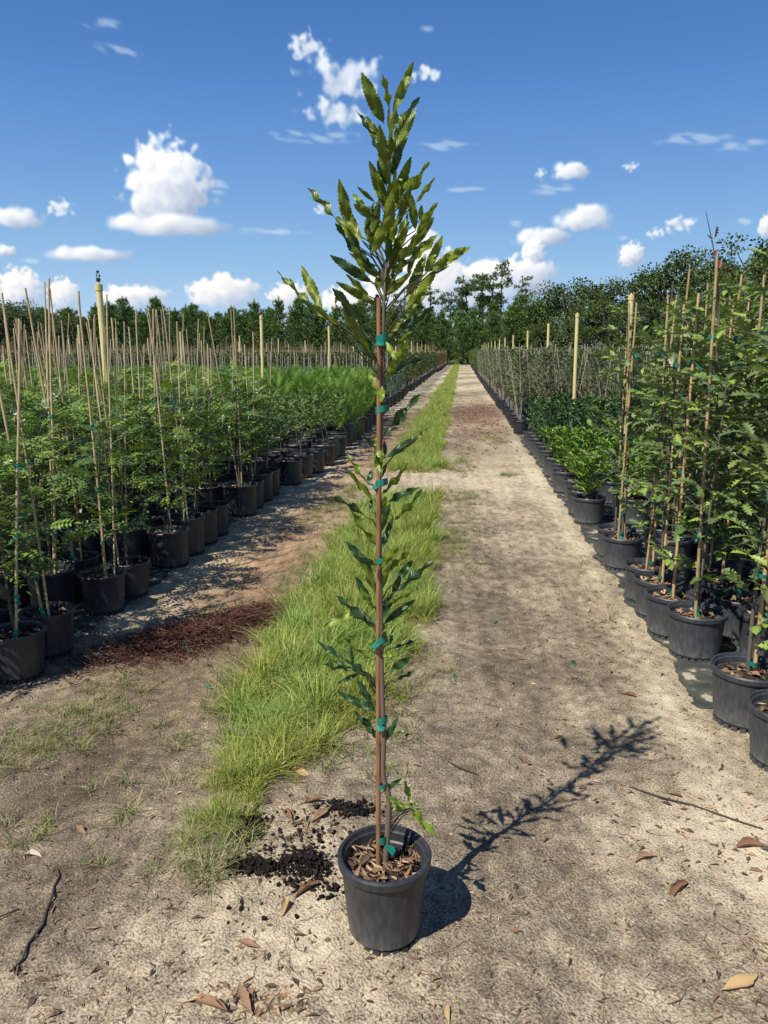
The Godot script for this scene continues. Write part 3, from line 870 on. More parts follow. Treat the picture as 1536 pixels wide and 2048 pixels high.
# ---------------------------------------------------------------- plants
func grow(o: Dictionary, stems: Shape) -> Array:   # a sapling: wood goes into stems; returns [place, tone] of every leaf
	var out := []
	var h0: float = o.h0
	var h1: float = o.h1
	var lean: Vector3 = Vector3(rnd(-1, 1), 0, rnd(-1, 1)) * o.get("lean", 0.02)
	var pts := []
	var rad := []
	for i in 7:
		var t := i / 6.0
		pts.append(Vector3(0, o.soil, 0) + Vector3(0, (h1 - o.soil) * t, 0) + lean * t + Vector3(sin(t * 7.0 + lean.x * 90.0), 0, cos(t * 6.0)) * 0.008)
		rad.append(o.stem * (1.0 - 0.75 * t))
	stems.tube(pts, rad, 5, o.bark)
	var turn := rnd(0, TAU)
	for b in o.branches:
		var t: float = (b + rng.randf()) / o.branches
		var y := lerpf(h0, h1, pow(t, o.get("crowd", 1.0)))
		var k := clampf((y - o.soil) / (h1 - o.soil), 0.0, 1.0)
		var root: Vector3 = (pts[int(k * 5.99)] as Vector3).lerp(pts[mini(int(k * 5.99) + 1, 6)], fposmod(k * 5.99, 1.0))
		turn += 2.4 + rnd(-0.4, 0.4)
		var full: float = sin(PI * clampf(0.12 + 0.78 * t, 0, 1)) if not o.has("taper") else 1.0 - o.taper * t
		var l: float = o.spread * full * rnd(0.55, 1.25)
		var up: float = o.up + rnd(-0.25, 0.25)
		var d := Vector3(cos(turn), up, sin(turn)).normalized()
		var tip := root + d * l + Vector3(0, -0.12 * l, 0)
		var mid := root + d * l * 0.55
		stems.tube([root, mid, tip], [o.stem * 0.4, o.stem * 0.28, o.stem * 0.12], 3, o.bark, false)
		for i in o.leaves:
			var s := pow((i + rng.randf()) / o.leaves, 0.75)
			var p := root.lerp(mid, s * 2.0) if s < 0.5 else mid.lerp(tip, s * 2.0 - 1.0)
			var side := d.cross(Vector3.UP).normalized() * (1.0 if i % 2 else -1.0)
			var ld := (d * rnd(0.2, 0.9) + side * rnd(0.2, 1.0) + Vector3(0, rnd(o.pitch[0], o.pitch[1]), 0) + rough_dir() * 0.25).normalized()
			var upv := Vector3(rnd(-0.5, 0.5), 1, rnd(-0.5, 0.5))
			if o.has("upright"):
				ld = (ld + Vector3.UP * o.upright).normalized()
				upv = rough_dir()
			out.append([facing(p, ld, upv, rnd(o.size[0], o.size[1])), rng.randi() % o.tones.size()])
	return out


func joined(leaves: Array, forms: Array, tones: Array, stems: Shape = null) -> Shape:
	var s := Shape.new()
	for k in leaves.size():
		s.put(forms[k % forms.size()], leaves[k][0], vary(tones[leaves[k][1]], 0.2))
	return s


func potted(pot: Mesh, soil: Mesh, called: String, category: String) -> Node3D:   # a pattern plant; moved to its first place by set_out
	var o := Node3D.new()
	o.name = called
	o.set_meta("category", category)
	part("pot", pot, o)
	if soil:
		part("soil", soil, o)
	return o


func set_out(pattern: Node3D, called: String, x: float, z: float, turn: float, label: String, group: String, size := 1.0) -> Node3D:
	var o: Node3D = pattern.duplicate()
	o.name = numbered(called)
	add_child(o)
	o.position = Vector3(x, ground_height(x, z) + 0.003, z)
	o.rotation.y = turn
	o.scale = Vector3.ONE * size
	o.set_meta("label", label)
	if group: o.set_meta("group", group)
	return o


# ---------------------------------------------------------------- trees
func needle_tuft(blades: int, len: float, wide: float) -> Shape:
	var s := Shape.new()
	for i in blades:
		var d := (Vector3(0, 0, 1) * rnd(0.35, 1.1) + rough_dir() * 0.75).normalized() * len * rnd(0.7, 1.1)
		var w := d.cross(rough_dir()).normalized() * wide
		s.tri(-w, d, w)
	return s


func young_pine(high: float) -> Array:
	var trunk := Shape.new()
	trunk.tube([Vector3(0, -0.2, 0), Vector3(0.05, high * 0.5, 0), Vector3(0, high, 0)], [0.11, 0.07, 0.02], 6, Color(0.10, 0.075, 0.055))
	var crown := Shape.new()
	var tufts := [needle_tuft(13, 0.42, 0.030), needle_tuft(13, 0.36, 0.030), needle_tuft(15, 0.40, 0.028)]
	var tones := lift([Color(0.040, 0.072, 0.020), Color(0.055, 0.095, 0.026), Color(0.072, 0.115, 0.034), Color(0.034, 0.062, 0.022)], 2.1)
	var y := 0.35
	while y < high - 0.25:
		var t := y / high
		var reach := (2.15 * pow(1.0 - t, 0.72) * (0.75 + 0.5 * sin(minf(t * 4.0, 1.6))) + 0.3) * rnd(0.7, 1.2)
		var n := 7
		var a0 := rnd(0, TAU)
		for b in n:
			var a := a0 + TAU * b / n + rnd(-0.35, 0.35)
			var d := Vector3(cos(a), rnd(0.25, 0.65) + t * 0.7, sin(a)).normalized()
			var l := reach * rnd(0.7, 1.15)
			var root := Vector3(0, y + rnd(-0.15, 0.15), 0)
			trunk.tube([root, root + d * l], [0.025, 0.01], 3, Color(0.10, 0.075, 0.055), false)
			for q in [0.4, 0.62, 0.82, 1.0]:
				var p: Vector3 = root + d * l * q + rough_dir() * 0.10
				crown.put(tufts[rng.randi() % 3], facing(p, d * 0.5 + Vector3.UP * 0.7 + rough_dir() * 0.4, rough_dir(), rnd(0.8, 1.25)), vary(tones[rng.randi() % 4], 0.2))
		y += 0.42
	for q in 9:
		crown.put(tufts[q % 3], facing(Vector3(0, high - 0.75 + q * 0.14, 0), Vector3.UP + rough_dir() * 0.2, rough_dir(), 0.9), tones[1])
	return [trunk, crown]


func tall_pine(high: float) -> Array:
	var trunk := Shape.new()
	var bark := Color(0.13, 0.095, 0.07)
	var lean := Vector3(rnd(-0.5, 0.5), 0, rnd(-0.5, 0.5))
	trunk.tube([Vector3(0, -0.2, 0), Vector3(0, high * 0.4, 0) + lean * 0.3, Vector3(0, high * 0.97, 0) + lean], [0.19, 0.15, 0.05], 7, bark)
	var crown := Shape.new()
	var tufts := [needle_tuft(12, 0.40, 0.035), needle_tuft(12, 0.34, 0.035)]
	var tones := lift([Color(0.040, 0.070, 0.022), Color(0.055, 0.092, 0.028), Color(0.030, 0.055, 0.020)], 2.0)
	for b in 20:
		var t := rnd(0.48, 1.0)
		var root := Vector3(0, high * t * 0.97, 0) + lean * t
		var a := rnd(0, TAU)
		var l := rnd(0.5, 1.5) * (1.25 - 0.75 * absf(t - 0.85) / 0.37)
		var tip := root + Vector3(cos(a), rnd(0.0, 0.5), sin(a)) * l
		trunk.tube([root, tip], [0.045, 0.015], 3, bark, false)
		for k in 17:
			var p := root.lerp(tip, rnd(0.45, 1.1)) + rough_dir() * Vector3(0.5, 0.28, 0.5)
			crown.put(tufts[k % 2], facing(p, Vector3.UP * 0.6 + rough_dir(), rough_dir(), rnd(0.8, 1.2)), vary(tones[rng.randi() % 3], 0.2))
	return [trunk, crown]


func broad_tree(high: float, wide: float, tones: Array, clumps: int) -> Array:
	var trunk := Shape.new()
	var bark := Color(0.11, 0.095, 0.08)
	trunk.tube([Vector3(0, -0.2, 0), Vector3(0.1, high * 0.25, 0), Vector3(0, high * 0.6, 0.1), Vector3(0, high * 0.85, 0)], [0.3, 0.24, 0.14, 0.05], 7, bark)
	var crown := Shape.new()
	var leaf := diamond(0.75, 0.1, 0.1)
	for b in clumps:
		var a := rnd(0, TAU)
		var k := rnd(0.06, 1.0)
		var env := sqrt(maxf(0.0, 1.0 - pow(k * 1.7 - 0.75, 2.0))) if k < 0.99 else 0.1
		var rr := wide * env * sqrt(rnd(0.15, 1.0))
		var c := Vector3(cos(a) * rr, high * (0.06 + 0.9 * k) * rnd(0.92, 1.0), sin(a) * rr)
		var from := Vector3(0, c.y * 0.7, 0)
		trunk.tube([from, from.lerp(c, 0.6) + rough_dir() * 0.15, c], [0.09, 0.05, 0.02], 3, bark, false)
		var cr := rnd(0.65, 1.25) * wide / 3.6
		var tone: Color = tones[rng.randi() % tones.size()]
		for i in 100:
			var d := rough_dir()
			d = d.normalized() * pow(rng.randf(), 0.4)
			var p := c + d * Vector3(cr, cr * 0.62, cr)
			crown.put(leaf, facing(p, d + rough_dir() * 0.8, Vector3(0, 1, 0) + rough_dir() * 0.8, rnd(0.20, 0.36)), vary(tone, 0.25))
	return [trunk, crown]


func place_tree(made: Array, called: String, label: String, group: String, x: float, z: float, turn: float, size: float, trunk_m: Material, crown_m: Material) -> void:
	var o := thing(called, label, "tree", Vector3(x, 0, z), turn, group)
	o.scale = Vector3(size, size * rnd(0.92, 1.1), size)
	if made[0] is Shape:
		made[0] = (made[0] as Shape).mesh(trunk_m)
		made[1] = (made[1] as Shape).mesh(crown_m)
	part("trunk", made[0], o)
	part("crown", made[1], o)


func _ready() -> void:
	# ------------------------------------------------------------ camera, sky, sun, exposure
	rng.seed = 20240
	bumps.seed = 3
	bumps.frequency = 9.0
	bumps.fractal_octaves = 3
	broad.seed = 8
	broad.frequency = 0.6
	broad.fractal_octaves = 3
	var cam := Camera3D.new()
	cam.name = "camera"
	add_child(cam)
	cam.position = Vector3(0, 1.6, 0)
	cam.rotation_degrees = Vector3(-12.08, 5.807, 0)
	cam.fov = 68.64
	cam.near = 0.05
	cam.far = 600.0
	cam.current = true
	var env := Environment.new()
	env.background_mode = Environment.BG_SKY
	env.tonemap_mode = Environment.TONE_MAPPER_LINEAR
	env.tonemap_exposure = 1.2
	env.sdfgi_enabled = true
	env.ssao_enabled = true
	env.ssil_enabled = true
	var pano := PanoramaSkyMaterial.new()
	pano.panorama = ImageTexture.create_from_image(make_sky())
	pano.energy_multiplier = 1.0
	env.sky = Sky.new()
	env.sky.sky_material = pano
	env.background_energy_multiplier = 0.92
	env.sky_rotation = Vector3(0, 0.0, 0)
	var we := WorldEnvironment.new()
	we.name = "world_environment"
	we.environment = env
	add_child(we)
	var sun := DirectionalLight3D.new()
	sun.name = "sun"
	add_child(sun)
	sun.basis = Basis.looking_at(Vector3(1.04, -2.2, -1.33), Vector3.UP)
	sun.light_energy = 1.6
	sun.light_color = Color(1.0, 0.98, 0.94)
	sun.light_angular_distance = 0.5
	sun.shadow_enabled = true

	# ------------------------------------------------------------ materials
	M.black = mat(0.42, 0.5)
	M.black.albedo_texture = pot_texture(0.85, Color(0.017, 0.020, 0.024), 51)
	M.dusty = mat(0.5, 0.5)
	M.dusty.albedo_texture = pot_texture(1.9, Color(0.027, 0.032, 0.040), 61)
	for k in ["black", "dusty"]:
		M[k].uv1_scale = Vector3(1, 3.4, 1)
	M.worn = mat(0.45, 0.5)
	M.worn.albedo_texture = pot_texture(1.5, Color(0.018, 0.021, 0.025), 57)
	M.worn.uv1_scale = Vector3(1, 3.9, 1)
	M.far_pot = mat(0.5, 0.5, lin(0.022, 0.026, 0.032))
	M.soil = mat(0.95, 0.2)
	M.wood = mat(0.75, 0.35)
	M.cane = mat(0.5, 0.45)
	M.cane.albedo_texture = mapped(noise(91, 0.02, 4), 256, [[0.0, Color(0.5, 0.47, 0.44)], [0.35, Color(0.85, 0.84, 0.82)], [0.6, Color(0.95, 0.95, 0.94)], [1.0, Color(1, 1, 1)]])
	M.cane.uv1_scale = Vector3(0.5, 1.6, 1)
	M.tape = mat(0.35, 0.5)
	M.tape.cull_mode = BaseMaterial3D.CULL_DISABLED
	M.leaf = leaf_mat(0.42, 0.5, Color(0.36, 0.42, 0.12))
	M.soft = leaf_mat(0.6, 0.35, Color(0.36, 0.4, 0.15))
	M.grass = leaf_mat(0.5, 0.4, Color(0.42, 0.48, 0.15))
	M.dry = leaf_mat(0.8, 0.25, Color(0.3, 0.22, 0.1))
	M.pipe = mat(0.35, 0.5)
	M.needle = leaf_mat(0.6, 0.3, Color(0.2, 0.24, 0.09))

	build_land()
	build_trees()
	build_left_rows()
	build_right_rows()
	build_sprinklers()
	build_grass()
	build_litter()
	build_chestnut()


# ---------------------------------------------------------------- setting
func build_land() -> void:
	var x0 := -2.2
	var x1 := 1.4
	var z0 := -11.2
	var z1 := -1.2
	var am := ArrayMesh.new()
	# three fine sheets: before the viewer, the middle of the lane, and a strip at its left
	for part_of in [[-2.2, 1.4, -4.8, -1.2, 100, 100, 10], [-2.2, 1.4, -11.2, -4.8, 100, 140, 30]]:
		var rows := []
		for j in part_of[5] + 1:
			var line := []
			var zz := lerpf(part_of[2], part_of[3], float(j) / part_of[5])
			for i in part_of[4] + 1:
				var xx := lerpf(part_of[0], part_of[1], float(i) / part_of[4])
				line.append(Vector3(xx, ground_height(xx, zz), zz))
			rows.append(line)
		var s := Shape.new()
		s.sheet(rows)
		var near := mat(0.95, 0.2)
		near.vertex_color_use_as_albedo = false
		var baked := bake_ground(part_of[0], part_of[1], part_of[2], part_of[3], part_of[6])
		near.albedo_texture = baked[0]
		near.heightmap_enabled = true
		near.heightmap_texture = baked[1]
		near.heightmap_scale = 0.7
		s.surface(am, near)
	# the rest of the land, out to the horizon
	var xs := [-400.0, -150.0, -70.0, -40.0, -25.0, -16.0, -11.0, -8.0, -6.0, -5.0, -4.2, -3.6, -3.2, -2.8, -2.5, -2.2]
	var x := -2.1
	while x < x1 - 0.05:
		xs.append(x)
		x += 0.1
	xs.append_array([x1, 1.7, 2.0, 2.4, 3.0, 4.0, 6.0, 10.0, 16.0, 25.0, 40.0, 70.0, 150.0, 400.0])
	var zs := [-500.0, -250.0, -160.0, -130.0]
	var z := -112.0
	while z < z0 - 0.15:
		zs.append(z)
		z += maxf(0.2, -z * 0.012)
	zs.append_array([z0, z1, 3.0, 12.0, 40.0, 150.0, 400.0])
	var far := Shape.new()
	for j in zs.size() - 1:
		for i in xs.size() - 1:
			var ca: float = xs[i]
			var cb: float = xs[i + 1]
			var da: float = zs[j]
			var db: float = zs[j + 1]
			if ca > x0 - 0.01 and cb < x1 + 0.01 and da > z0 - 0.01 and db < z1 + 0.01:
				continue
			var p := [Vector3(ca, 0, da), Vector3(ca, 0, db), Vector3(cb, 0, db), Vector3(cb, 0, da)]
			for tri in [[0, 1, 2], [0, 2, 3]]:
				for q in tri:
					var at: Vector3 = p[q]
					var t := clampf(0.53 + sandiness(at.x, at.z) + broad.get_noise_2d(at.x * 2.6, at.z * 1.2) * 0.22 + bumps.get_noise_2d(at.x * 0.5, at.z * 0.12) * 0.2, 0, 1)
					var col := ramp(SOILS, t)
					col = col.lerp(Color(0.20, 0.105, 0.068), clampf(litter(at.x, at.z) * (0.7 + bumps.get_noise_2d(at.x, at.z * 0.3) * 0.6), 0, 0.85))
					if at.z < -93.0 or absf(at.x) > 35.0:
						col = Color(0.085, 0.12, 0.035)
					far.v.append(at)
					far.n.append(Vector3.UP)
					far.c.append(col)
					far.u.append(Vector2.ZERO)
	# corners were laid counter-clockwise from above; turn them
	for k in range(0, far.v.size(), 3):
		var a := far.v[k + 1]
		if (far.v[k + 2] - far.v[k]).cross(a - far.v[k]).y < 0.0:
			far.v[k + 1] = far.v[k + 2]
			far.v[k + 2] = a
			var ca := far.c[k + 1]
			far.c[k + 1] = far.c[k + 2]
			far.c[k + 2] = ca
	var wide := mat(0.95, 0.2)
	wide.albedo_texture = mapped(noise(71, 0.03, 5), 1024, [[0.0, Color(0.6, 0.58, 0.56)], [0.4, Color(0.9, 0.9, 0.89)], [0.7, Color(1, 1, 1)], [1.0, Color(1, 1, 1)]])
	wide.uv1_triplanar = true
	wide.uv1_world_triplanar = true
	wide.uv1_scale = Vector3.ONE * 0.4
	far.surface(am, wide)
	var g := part("ground", am, self)
	tag(g, "sandy lane of pale sand and brown crust running to the trees", "", "", "structure")
	# woven ground cloth under the pots
	var cloth := mat(0.8, 0.3)
	cloth.albedo_texture = mapped(noise(81, 0.012, 5), 1024, [[0.0, Color(0.030, 0.034, 0.030)], [0.5, Color(0.062, 0.066, 0.056)], [0.68, Color(0.10, 0.10, 0.08)], [0.74, Color(0.36, 0.31, 0.225)], [1.0, Color(0.46, 0.40, 0.30)]])
	cloth.uv1_triplanar = true
	cloth.uv1_world_triplanar = true
	cloth.uv1_scale = Vector3.ONE * 0.5
	for side in [[-34.0, -2.14, -2.6, -92.5, "dark weed cloth under the left rows of pots"], [1.12, 24.0, -3.3, -92.5, "grey green weed cloth under the right rows of pots"]]:
		var sh := Shape.new()
		var st := []
		for j in 500:
			var t := j / 499.0
			var zz := lerpf(side[3], side[2], 1.0 - pow(1.0 - t, 2.2))
			var w := 0.07 * broad.get_noise_2d(zz * 2.5, side[0]) + 0.035 * bumps.get_noise_2d(zz * 0.6, 4.0) + 0.02 * bumps.get_noise_2d(zz * 2.0, 9.0)
			st.append([Vector3(side[0] + (w if side[0] > 0 else 0.0), 0.005, zz), Vector3(side[1] + (w if side[0] < 0 else 0.0), 0.005, zz)])
		sh.sheet(st)
		tag(part("ground_cloth", sh.mesh(cloth), self), side[4], "", "", "structure")


func build_trees() -> void:
	var bark: Material = M.wood
	var pines := []
	for k in 8:
		pines.append(young_pine(rnd(5.6, 6.6)))
	var row := "young pines along the far edge of the field"
	for r in 3:
		var x := -82.0
		var nth := -1
		while x < 12.0:
			var z := -97.0 - r * 4.5 + rnd(-1.0, 1.0)
			var px := x + rnd(-0.6, 0.6)
			if shown(px, z, 6.0):
				nth += 1
				place_tree(pines[rng.randi() % 8], "young_pine", "dense young pine, %s from the left in the %s rank closing off the field" % [ordinal(nth), ["front", "second", "third"][r]], row, px, z, rnd(0, TAU), rnd(0.78, 1.14) * (1.0 + 0.07 * r), bark, M.needle)
			x += 2.15
	var talls := []
	for k in 4:
		talls.append(tall_pine(13.0))
	var tall_order := [715, 765, 785, 806, 828, 862, 884, 900, 922, 936, 952, 964, 980, 996, 1034, 1046]
	for t in [[765, 600], [785, 590], [806, 582], [828, 575], [862, 563], [900, 588], [922, 553], [936, 556], [952, 543], [964, 547], [980, 541], [996, 545], [1034, 558], [1046, 590], [884, 600], [715, 610]]:
		var d := 112.0 + rnd(-3, 5)
		place_tree(talls[rng.randi() % 4], "tall_pine", "tall slender bare trunked pine, %s from the left of those rising over the young pines" % ordinal(tall_order.find(t[0])), "tall thin pines beyond the end of the lane", (t[0] - 924) / 1500.0 * d, -d, rnd(0, TAU), (1.6 + (703.0 - t[1]) / 1500.0 * d) / 13.2, bark, M.needle)
	var dark := lift([Color(0.030, 0.046, 0.018), Color(0.040, 0.060, 0.022), Color(0.052, 0.074, 0.026), Color(0.062, 0.080, 0.034)], 1.75)
	var fresh := lift([Color(0.050, 0.078, 0.022), Color(0.064, 0.094, 0.026), Color(0.042, 0.066, 0.020)], 1.8)
	var broads := []
	for k in 4:
		broads.append(broad_tree(10.0, 4.2, dark if k < 2 else dark + fresh, 40))
	var pineish := broad_tree(10.0, 3.4, fresh, 34)
	var k := 0
	for t in [[1052, 582, 100], [1090, 566, 97], [1125, 552, 94], [1165, 548, 92], [1205, 562, 90], [1240, 532, 86], [1278, 520, 86], [1312, 530, 82], [1345, 518, 84], [1378, 506, 78], [1420, 504, 80], [1452, 500, 74], [1490, 488, 74], [1522, 466, 66], [1565, 480, 66], [1610, 470, 62], [1660, 470, 60], [1720, 470, 58]]:
		var d: float = t[2]
		place_tree(pineish if k in [0, 9, 12] else broads[k % 4], "woodland_tree", "tall dark leafy tree of the right hand wood, %s counted from the lane" % ordinal(k), "broad dark trees of the wood on the right", (t[0] - 924) / 1500.0 * d, -d, rnd(0, TAU), (1.6 + (703.0 - t[1]) / 1500.0 * d) / 10.6, bark, M.needle)
		k += 1
	for t in [[1075, 640, 92], [1140, 620, 86], [1190, 610, 84], [1235, 610, 80], [1290, 600, 78], [1340, 600, 74], [1385, 590, 72], [1440, 600, 68], [1500, 590, 62], [1560, 590, 58], [1620, 580, 56]]:
		var d: float = t[2]
		place_tree(broads[k % 4], "low_tree", "low bushy tree at the front of the right hand wood, %s from the lane" % ordinal(k - 18), "low trees along the front of the wood", (t[0] - 924) / 1500.0 * d, -d, rnd(0, TAU), (1.6 + (703.0 - t[1]) / 1500.0 * d) / 10.0, bark, M.needle)
		k += 1
	for t in [[-60, 590, 90], [-10, 588, 88], [28, 600, 92], [60, 622, 90], [90, 628, 95], [135, 634, 94]]:
		var d: float = t[2]
		place_tree(broads[k % 2], "edge_tree", "dark rounded tree at the far left corner of the field, %s from the left" % ordinal(k - 29), "dark trees at the far left corner", (t[0] - 924) / 1500.0 * d, -d, rnd(0, TAU), (1.6 + (703.0 - t[1]) / 1500.0 * d) / 10.0, bark, M.needle)
		k += 1


func whole(pot: Shape, leaves: Shape, wood: Shape, sticks: Shape, leaf_m: Material) -> ArrayMesh:   # a far plant in one mesh
	var am := ArrayMesh.new()
	pot.surface(am, M.far_pot)
	leaves.surface(am, leaf_m)
	wood.surface(am, M.wood)
	sticks.surface(am, M.cane)
	return am


func stick(high: float, sway: float, col: Color, r := 0.0065, sides := 6) -> Shape:
	var s := Shape.new()
	cane(s, Vector3(rnd(-0.05, 0.05), 0.16, rnd(-0.05, 0.05)), Vector3(rnd(-sway, sway), high * rnd(0.93, 1.05), rnd(-sway, sway)), r, vary(col, 0.15), sides)
	return s


func ordinal(k: int) -> String:
	if k < 19:
		return ORD[k]
	var t := (k + 1) / 10 - 2
	return TENS[t].trim_suffix("y") + "ieth" if (k + 1) % 10 == 0 else TENS[t] + "-" + ORD[(k + 1) % 10 - 1]


func spot(row: int, in_from: int) -> String:
	return "%s row of its kind, %s pot from the lane" % [ordinal(row), ordinal(in_from)]


# ---------------------------------------------------------------- left
func build_left_rows() -> void:
	var tan := Color(0.52, 0.385, 0.225)
	var pale := Color(0.52, 0.46, 0.36)
	var bark := Color(0.10, 0.085, 0.065)
	var small_pot := pot_shape(0.135, 0.115, 0.25, 32).mesh(M.black)
	var large_pot := pot_shape(0.160, 0.152, 0.30, 32).mesh(M.black)
	var earth := soil_shape(0.118, 0.205, 1)
	bark_bits(earth, 0.105, 0.212, 26, 0.035)
	var small_soil := earth.mesh(M.soil)
	earth = soil_shape(0.143, 0.250, 2)
	bark_bits(earth, 0.13, 0.257, 26, 0.035)
	var large_soil := earth.mesh(M.soil)
	# pinnate saplings on canes, nearest
	var feathers := [compound(rng, 5), compound(rng, 6), compound(rng, 4)]
	var tones := [Color(0.135, 0.215, 0.040), Color(0.180, 0.275, 0.046), Color(0.095, 0.160, 0.036), Color(0.250, 0.345, 0.056), Color(0.145, 0.220, 0.046), Color(0.110, 0.185, 0.052)]
	var feather_meshes := []
	for t in tones:
		for f in feathers:
			var q := Shape.new()
			q.put(f, Transform3D.IDENTITY, t)
			feather_meshes.append(q.mesh(M.leaf))
	var single := []   # every feather leaf its own part
	var massed := []
	for k in 11:
		var big := k % 2 == 1
		var o := potted(large_pot if big else small_pot, large_soil if big else small_soil, "potted_sapling", "potted sapling")
		var wood := Shape.new()
		var soil := 0.26 if big else 0.215
		var leaves := grow({"h0": 0.38 + (0.12 if big else 0.0), "h1": rnd(1.02, 1.38), "soil": soil, "stem": 0.009, "bark": bark, "branches": 14 if k < 4 else 19, "spread": 0.31, "up": 0.55, "leaves": 5 if k < 4 else 6, "pitch": [-0.35, 0.5], "size": [0.12, 0.20], "tones": tones, "lean": 0.06}, wood)
		part("stem", wood.mesh(M.wood), o)
		var top := Vector3(rnd(-0.14, 0.14), rnd(1.75, 2.08), rnd(-0.16, 0.16))
		var foot := Vector3(rnd(-0.04, 0.04), soil - 0.02, rnd(-0.04, 0.04))
		var c := Shape.new()
		cane(c, foot, top, 0.0075, vary(tan, 0.2))
		part("stake", c.mesh(M.cane), o)
		for h in [0.06, 0.24, 0.55, 0.9]:
			var tp := Shape.new()
			tape(tp, foot.lerp(top, h / 1.6), 0.017, 0.017, 0.05 if h < 0.1 else 0.03)
			part("tie", tp.mesh(M.tape), o)
		if k % 3 == 0:
			c = Shape.new()
			cane(c, foot + Vector3(0.05, 0, 0.03), top + Vector3(rnd(-0.25, 0.25), rnd(-0.2, 0.05), rnd(-0.2, 0.2)), 0.006, vary(tan, 0.2))
			part("stake", c.mesh(M.cane), o)
		if k < 4:
			for l in leaves:
				part("leaf", feather_meshes[l[1] * 3 + rng.randi() % 3], o, l[0])
			single.append(o)
		else:
			part("foliage", joined(leaves, feathers, tones).mesh(M.leaf), o, Transform3D.IDENTITY, "stuff")
			massed.append(o)
	var yellowing := [Color(0.30, 0.22, 0.03)]
	var lines := [-2.72, -3.0, -3.32, -3.62, -4.30, -4.62, -5.34, -5.70, -6.04, -6.36, -7.18, -7.54, -7.92, -8.24]
	var far_group := "leafy staked saplings massed in the near left rows"
	for j in lines.size():
		var z: float = lines[j]
		for i in 13:
			var x := -2.19 - i * 0.345 + rnd(-0.02, 0.02)
			if j < 2 and i > 0 or not shown(x, z, 0.75):
				continue
			if j < 2:
				x = -2.62
			var big := j >= 6
			var near := i < 2 and j > 1 and j < 9
			var from := single if near else massed
			var pick := rng.randi() % from.size()
			while (pick % 2 == 1) != big if near else ((pick + 4) % 2 == 1) != big:
				pick = rng.randi() % from.size()
			var label := "leafy staked sapling, " + spot(j - 2, i)
			if i == 0 and j >= 2:
				label = "leafy staked sapling in %s black pot, %s from the front along the left lane edge" % ["tall" if big else "low", ordinal(j - 2)]
			elif i == 0:
				label = "leafy sapling standing at the left front corner, %s row, mostly outside the picture" % ["nearest", "second"][j]
			set_out(from[pick], "potted_sapling", x, z + rnd(-0.02, 0.02), rnd(0, TAU), label, "leafy staked saplings along the left lane edge" if i < 3 else far_group, rnd(0.92, 1.06))
	# small leaved shrubs behind them
	var oval := [diamond(0.55, 0.1, 0.1), diamond(0.45, 0.16, 0.2)]
	var shrubs := []
	var stones := lift([Color(0.062, 0.100, 0.034), Color(0.085, 0.130, 0.042), Color(0.048, 0.082, 0.030)], 1.8)
	for k in 4:
		var o := potted(large_pot, large_soil, "potted_shrub", "potted shrub")
		var wood := Shape.new()
		var leaves := grow({"h0": 0.46, "h1": rnd(0.92, 1.1), "soil": 0.26, "stem": 0.008, "bark": bark, "branches": 15, "spread": 0.24, "up": 0.7, "leaves": 26, "pitch": [-0.2, 0.7], "size": [0.035, 0.055], "tones": stones, "lean": 0.05}, wood)
		part("stem", wood.mesh(M.wood), o)
		part("foliage", joined(leaves, oval, stones).mesh(M.leaf), o, Transform3D.IDENTITY, "stuff")
		shrubs.append(o)
	lines = [-8.98, -9.46, -9.90, -10.57, -11.08, -11.55]
	for j in lines.size():
		for i in 16:
			var x := -2.08 + 0.04 * minf(j, 3) - i * 0.42 + rnd(-0.03, 0.03)
			if shown(x, lines[j], 0.7):
				set_out(shrubs[rng.randi() % 4], "potted_shrub", x, lines[j], rnd(0, TAU), "small leaved grey green shrub, %s pot of its kind along the left lane edge" % ordinal(j) if i == 0 else "small leaved grey green shrub, " + spot(j, i), "grey green shrubs of the left rows")
	# bright feathery bushes
	var feathery := [spray(rng, 26, 0.30, 0.020), spray(rng, 22, 0.34, 0.022)]
	var ftones := lift([Color(0.105, 0.190, 0.036), Color(0.135, 0.225, 0.045), Color(0.080, 0.155, 0.032), Color(0.155, 0.24, 0.06)], 1.4)
	var fluffy := []
	for k in 4:
		var o := potted(large_pot, null, "potted_feathery_bush", "potted bush")
		var wood := Shape.new()
		var leaves := grow({"h0": 0.30, "h1": rnd(0.98, 1.12), "soil": 0.24, "stem": 0.008, "bark": bark, "branches": 22, "spread": 0.26, "up": 0.9, "leaves": 7, "pitch": [-0.1, 0.6], "size": [0.15, 0.24], "tones": ftones, "upright": 0.5}, wood)
		part("foliage", joined(leaves, feathery, ftones).mesh(M.soft), o, Transform3D.IDENTITY, "stuff")
		fluffy.append(o)
	var z := -12.25
	var j := 0
	while z > -18.2:
		for i in 24:
			var x := -2.0 - i * 0.47 + rnd(-0.04, 0.04)
			if shown(x, z, 0.6):
				set_out(fluffy[rng.randi() % 4], "potted_feathery_bush", x, z + rnd(-0.04, 0.04), rnd(0, TAU), "bright green feathery bush, %s pot of its kind along the left lane edge" % ordinal(j) if i == 0 else "bright green feathery bush, " + spot(j, i), "bright feathery bushes of the left rows")
		z -= 0.53
		j += 1
	# blue grey junipers
	var blue := lift([Color(0.105, 0.150, 0.125), Color(0.135, 0.180, 0.155), Color(0.080, 0.120, 0.105)], 1.5)
	var thick := [spray(rng, 18, 0.32, 0.035)]
	var junipers := []
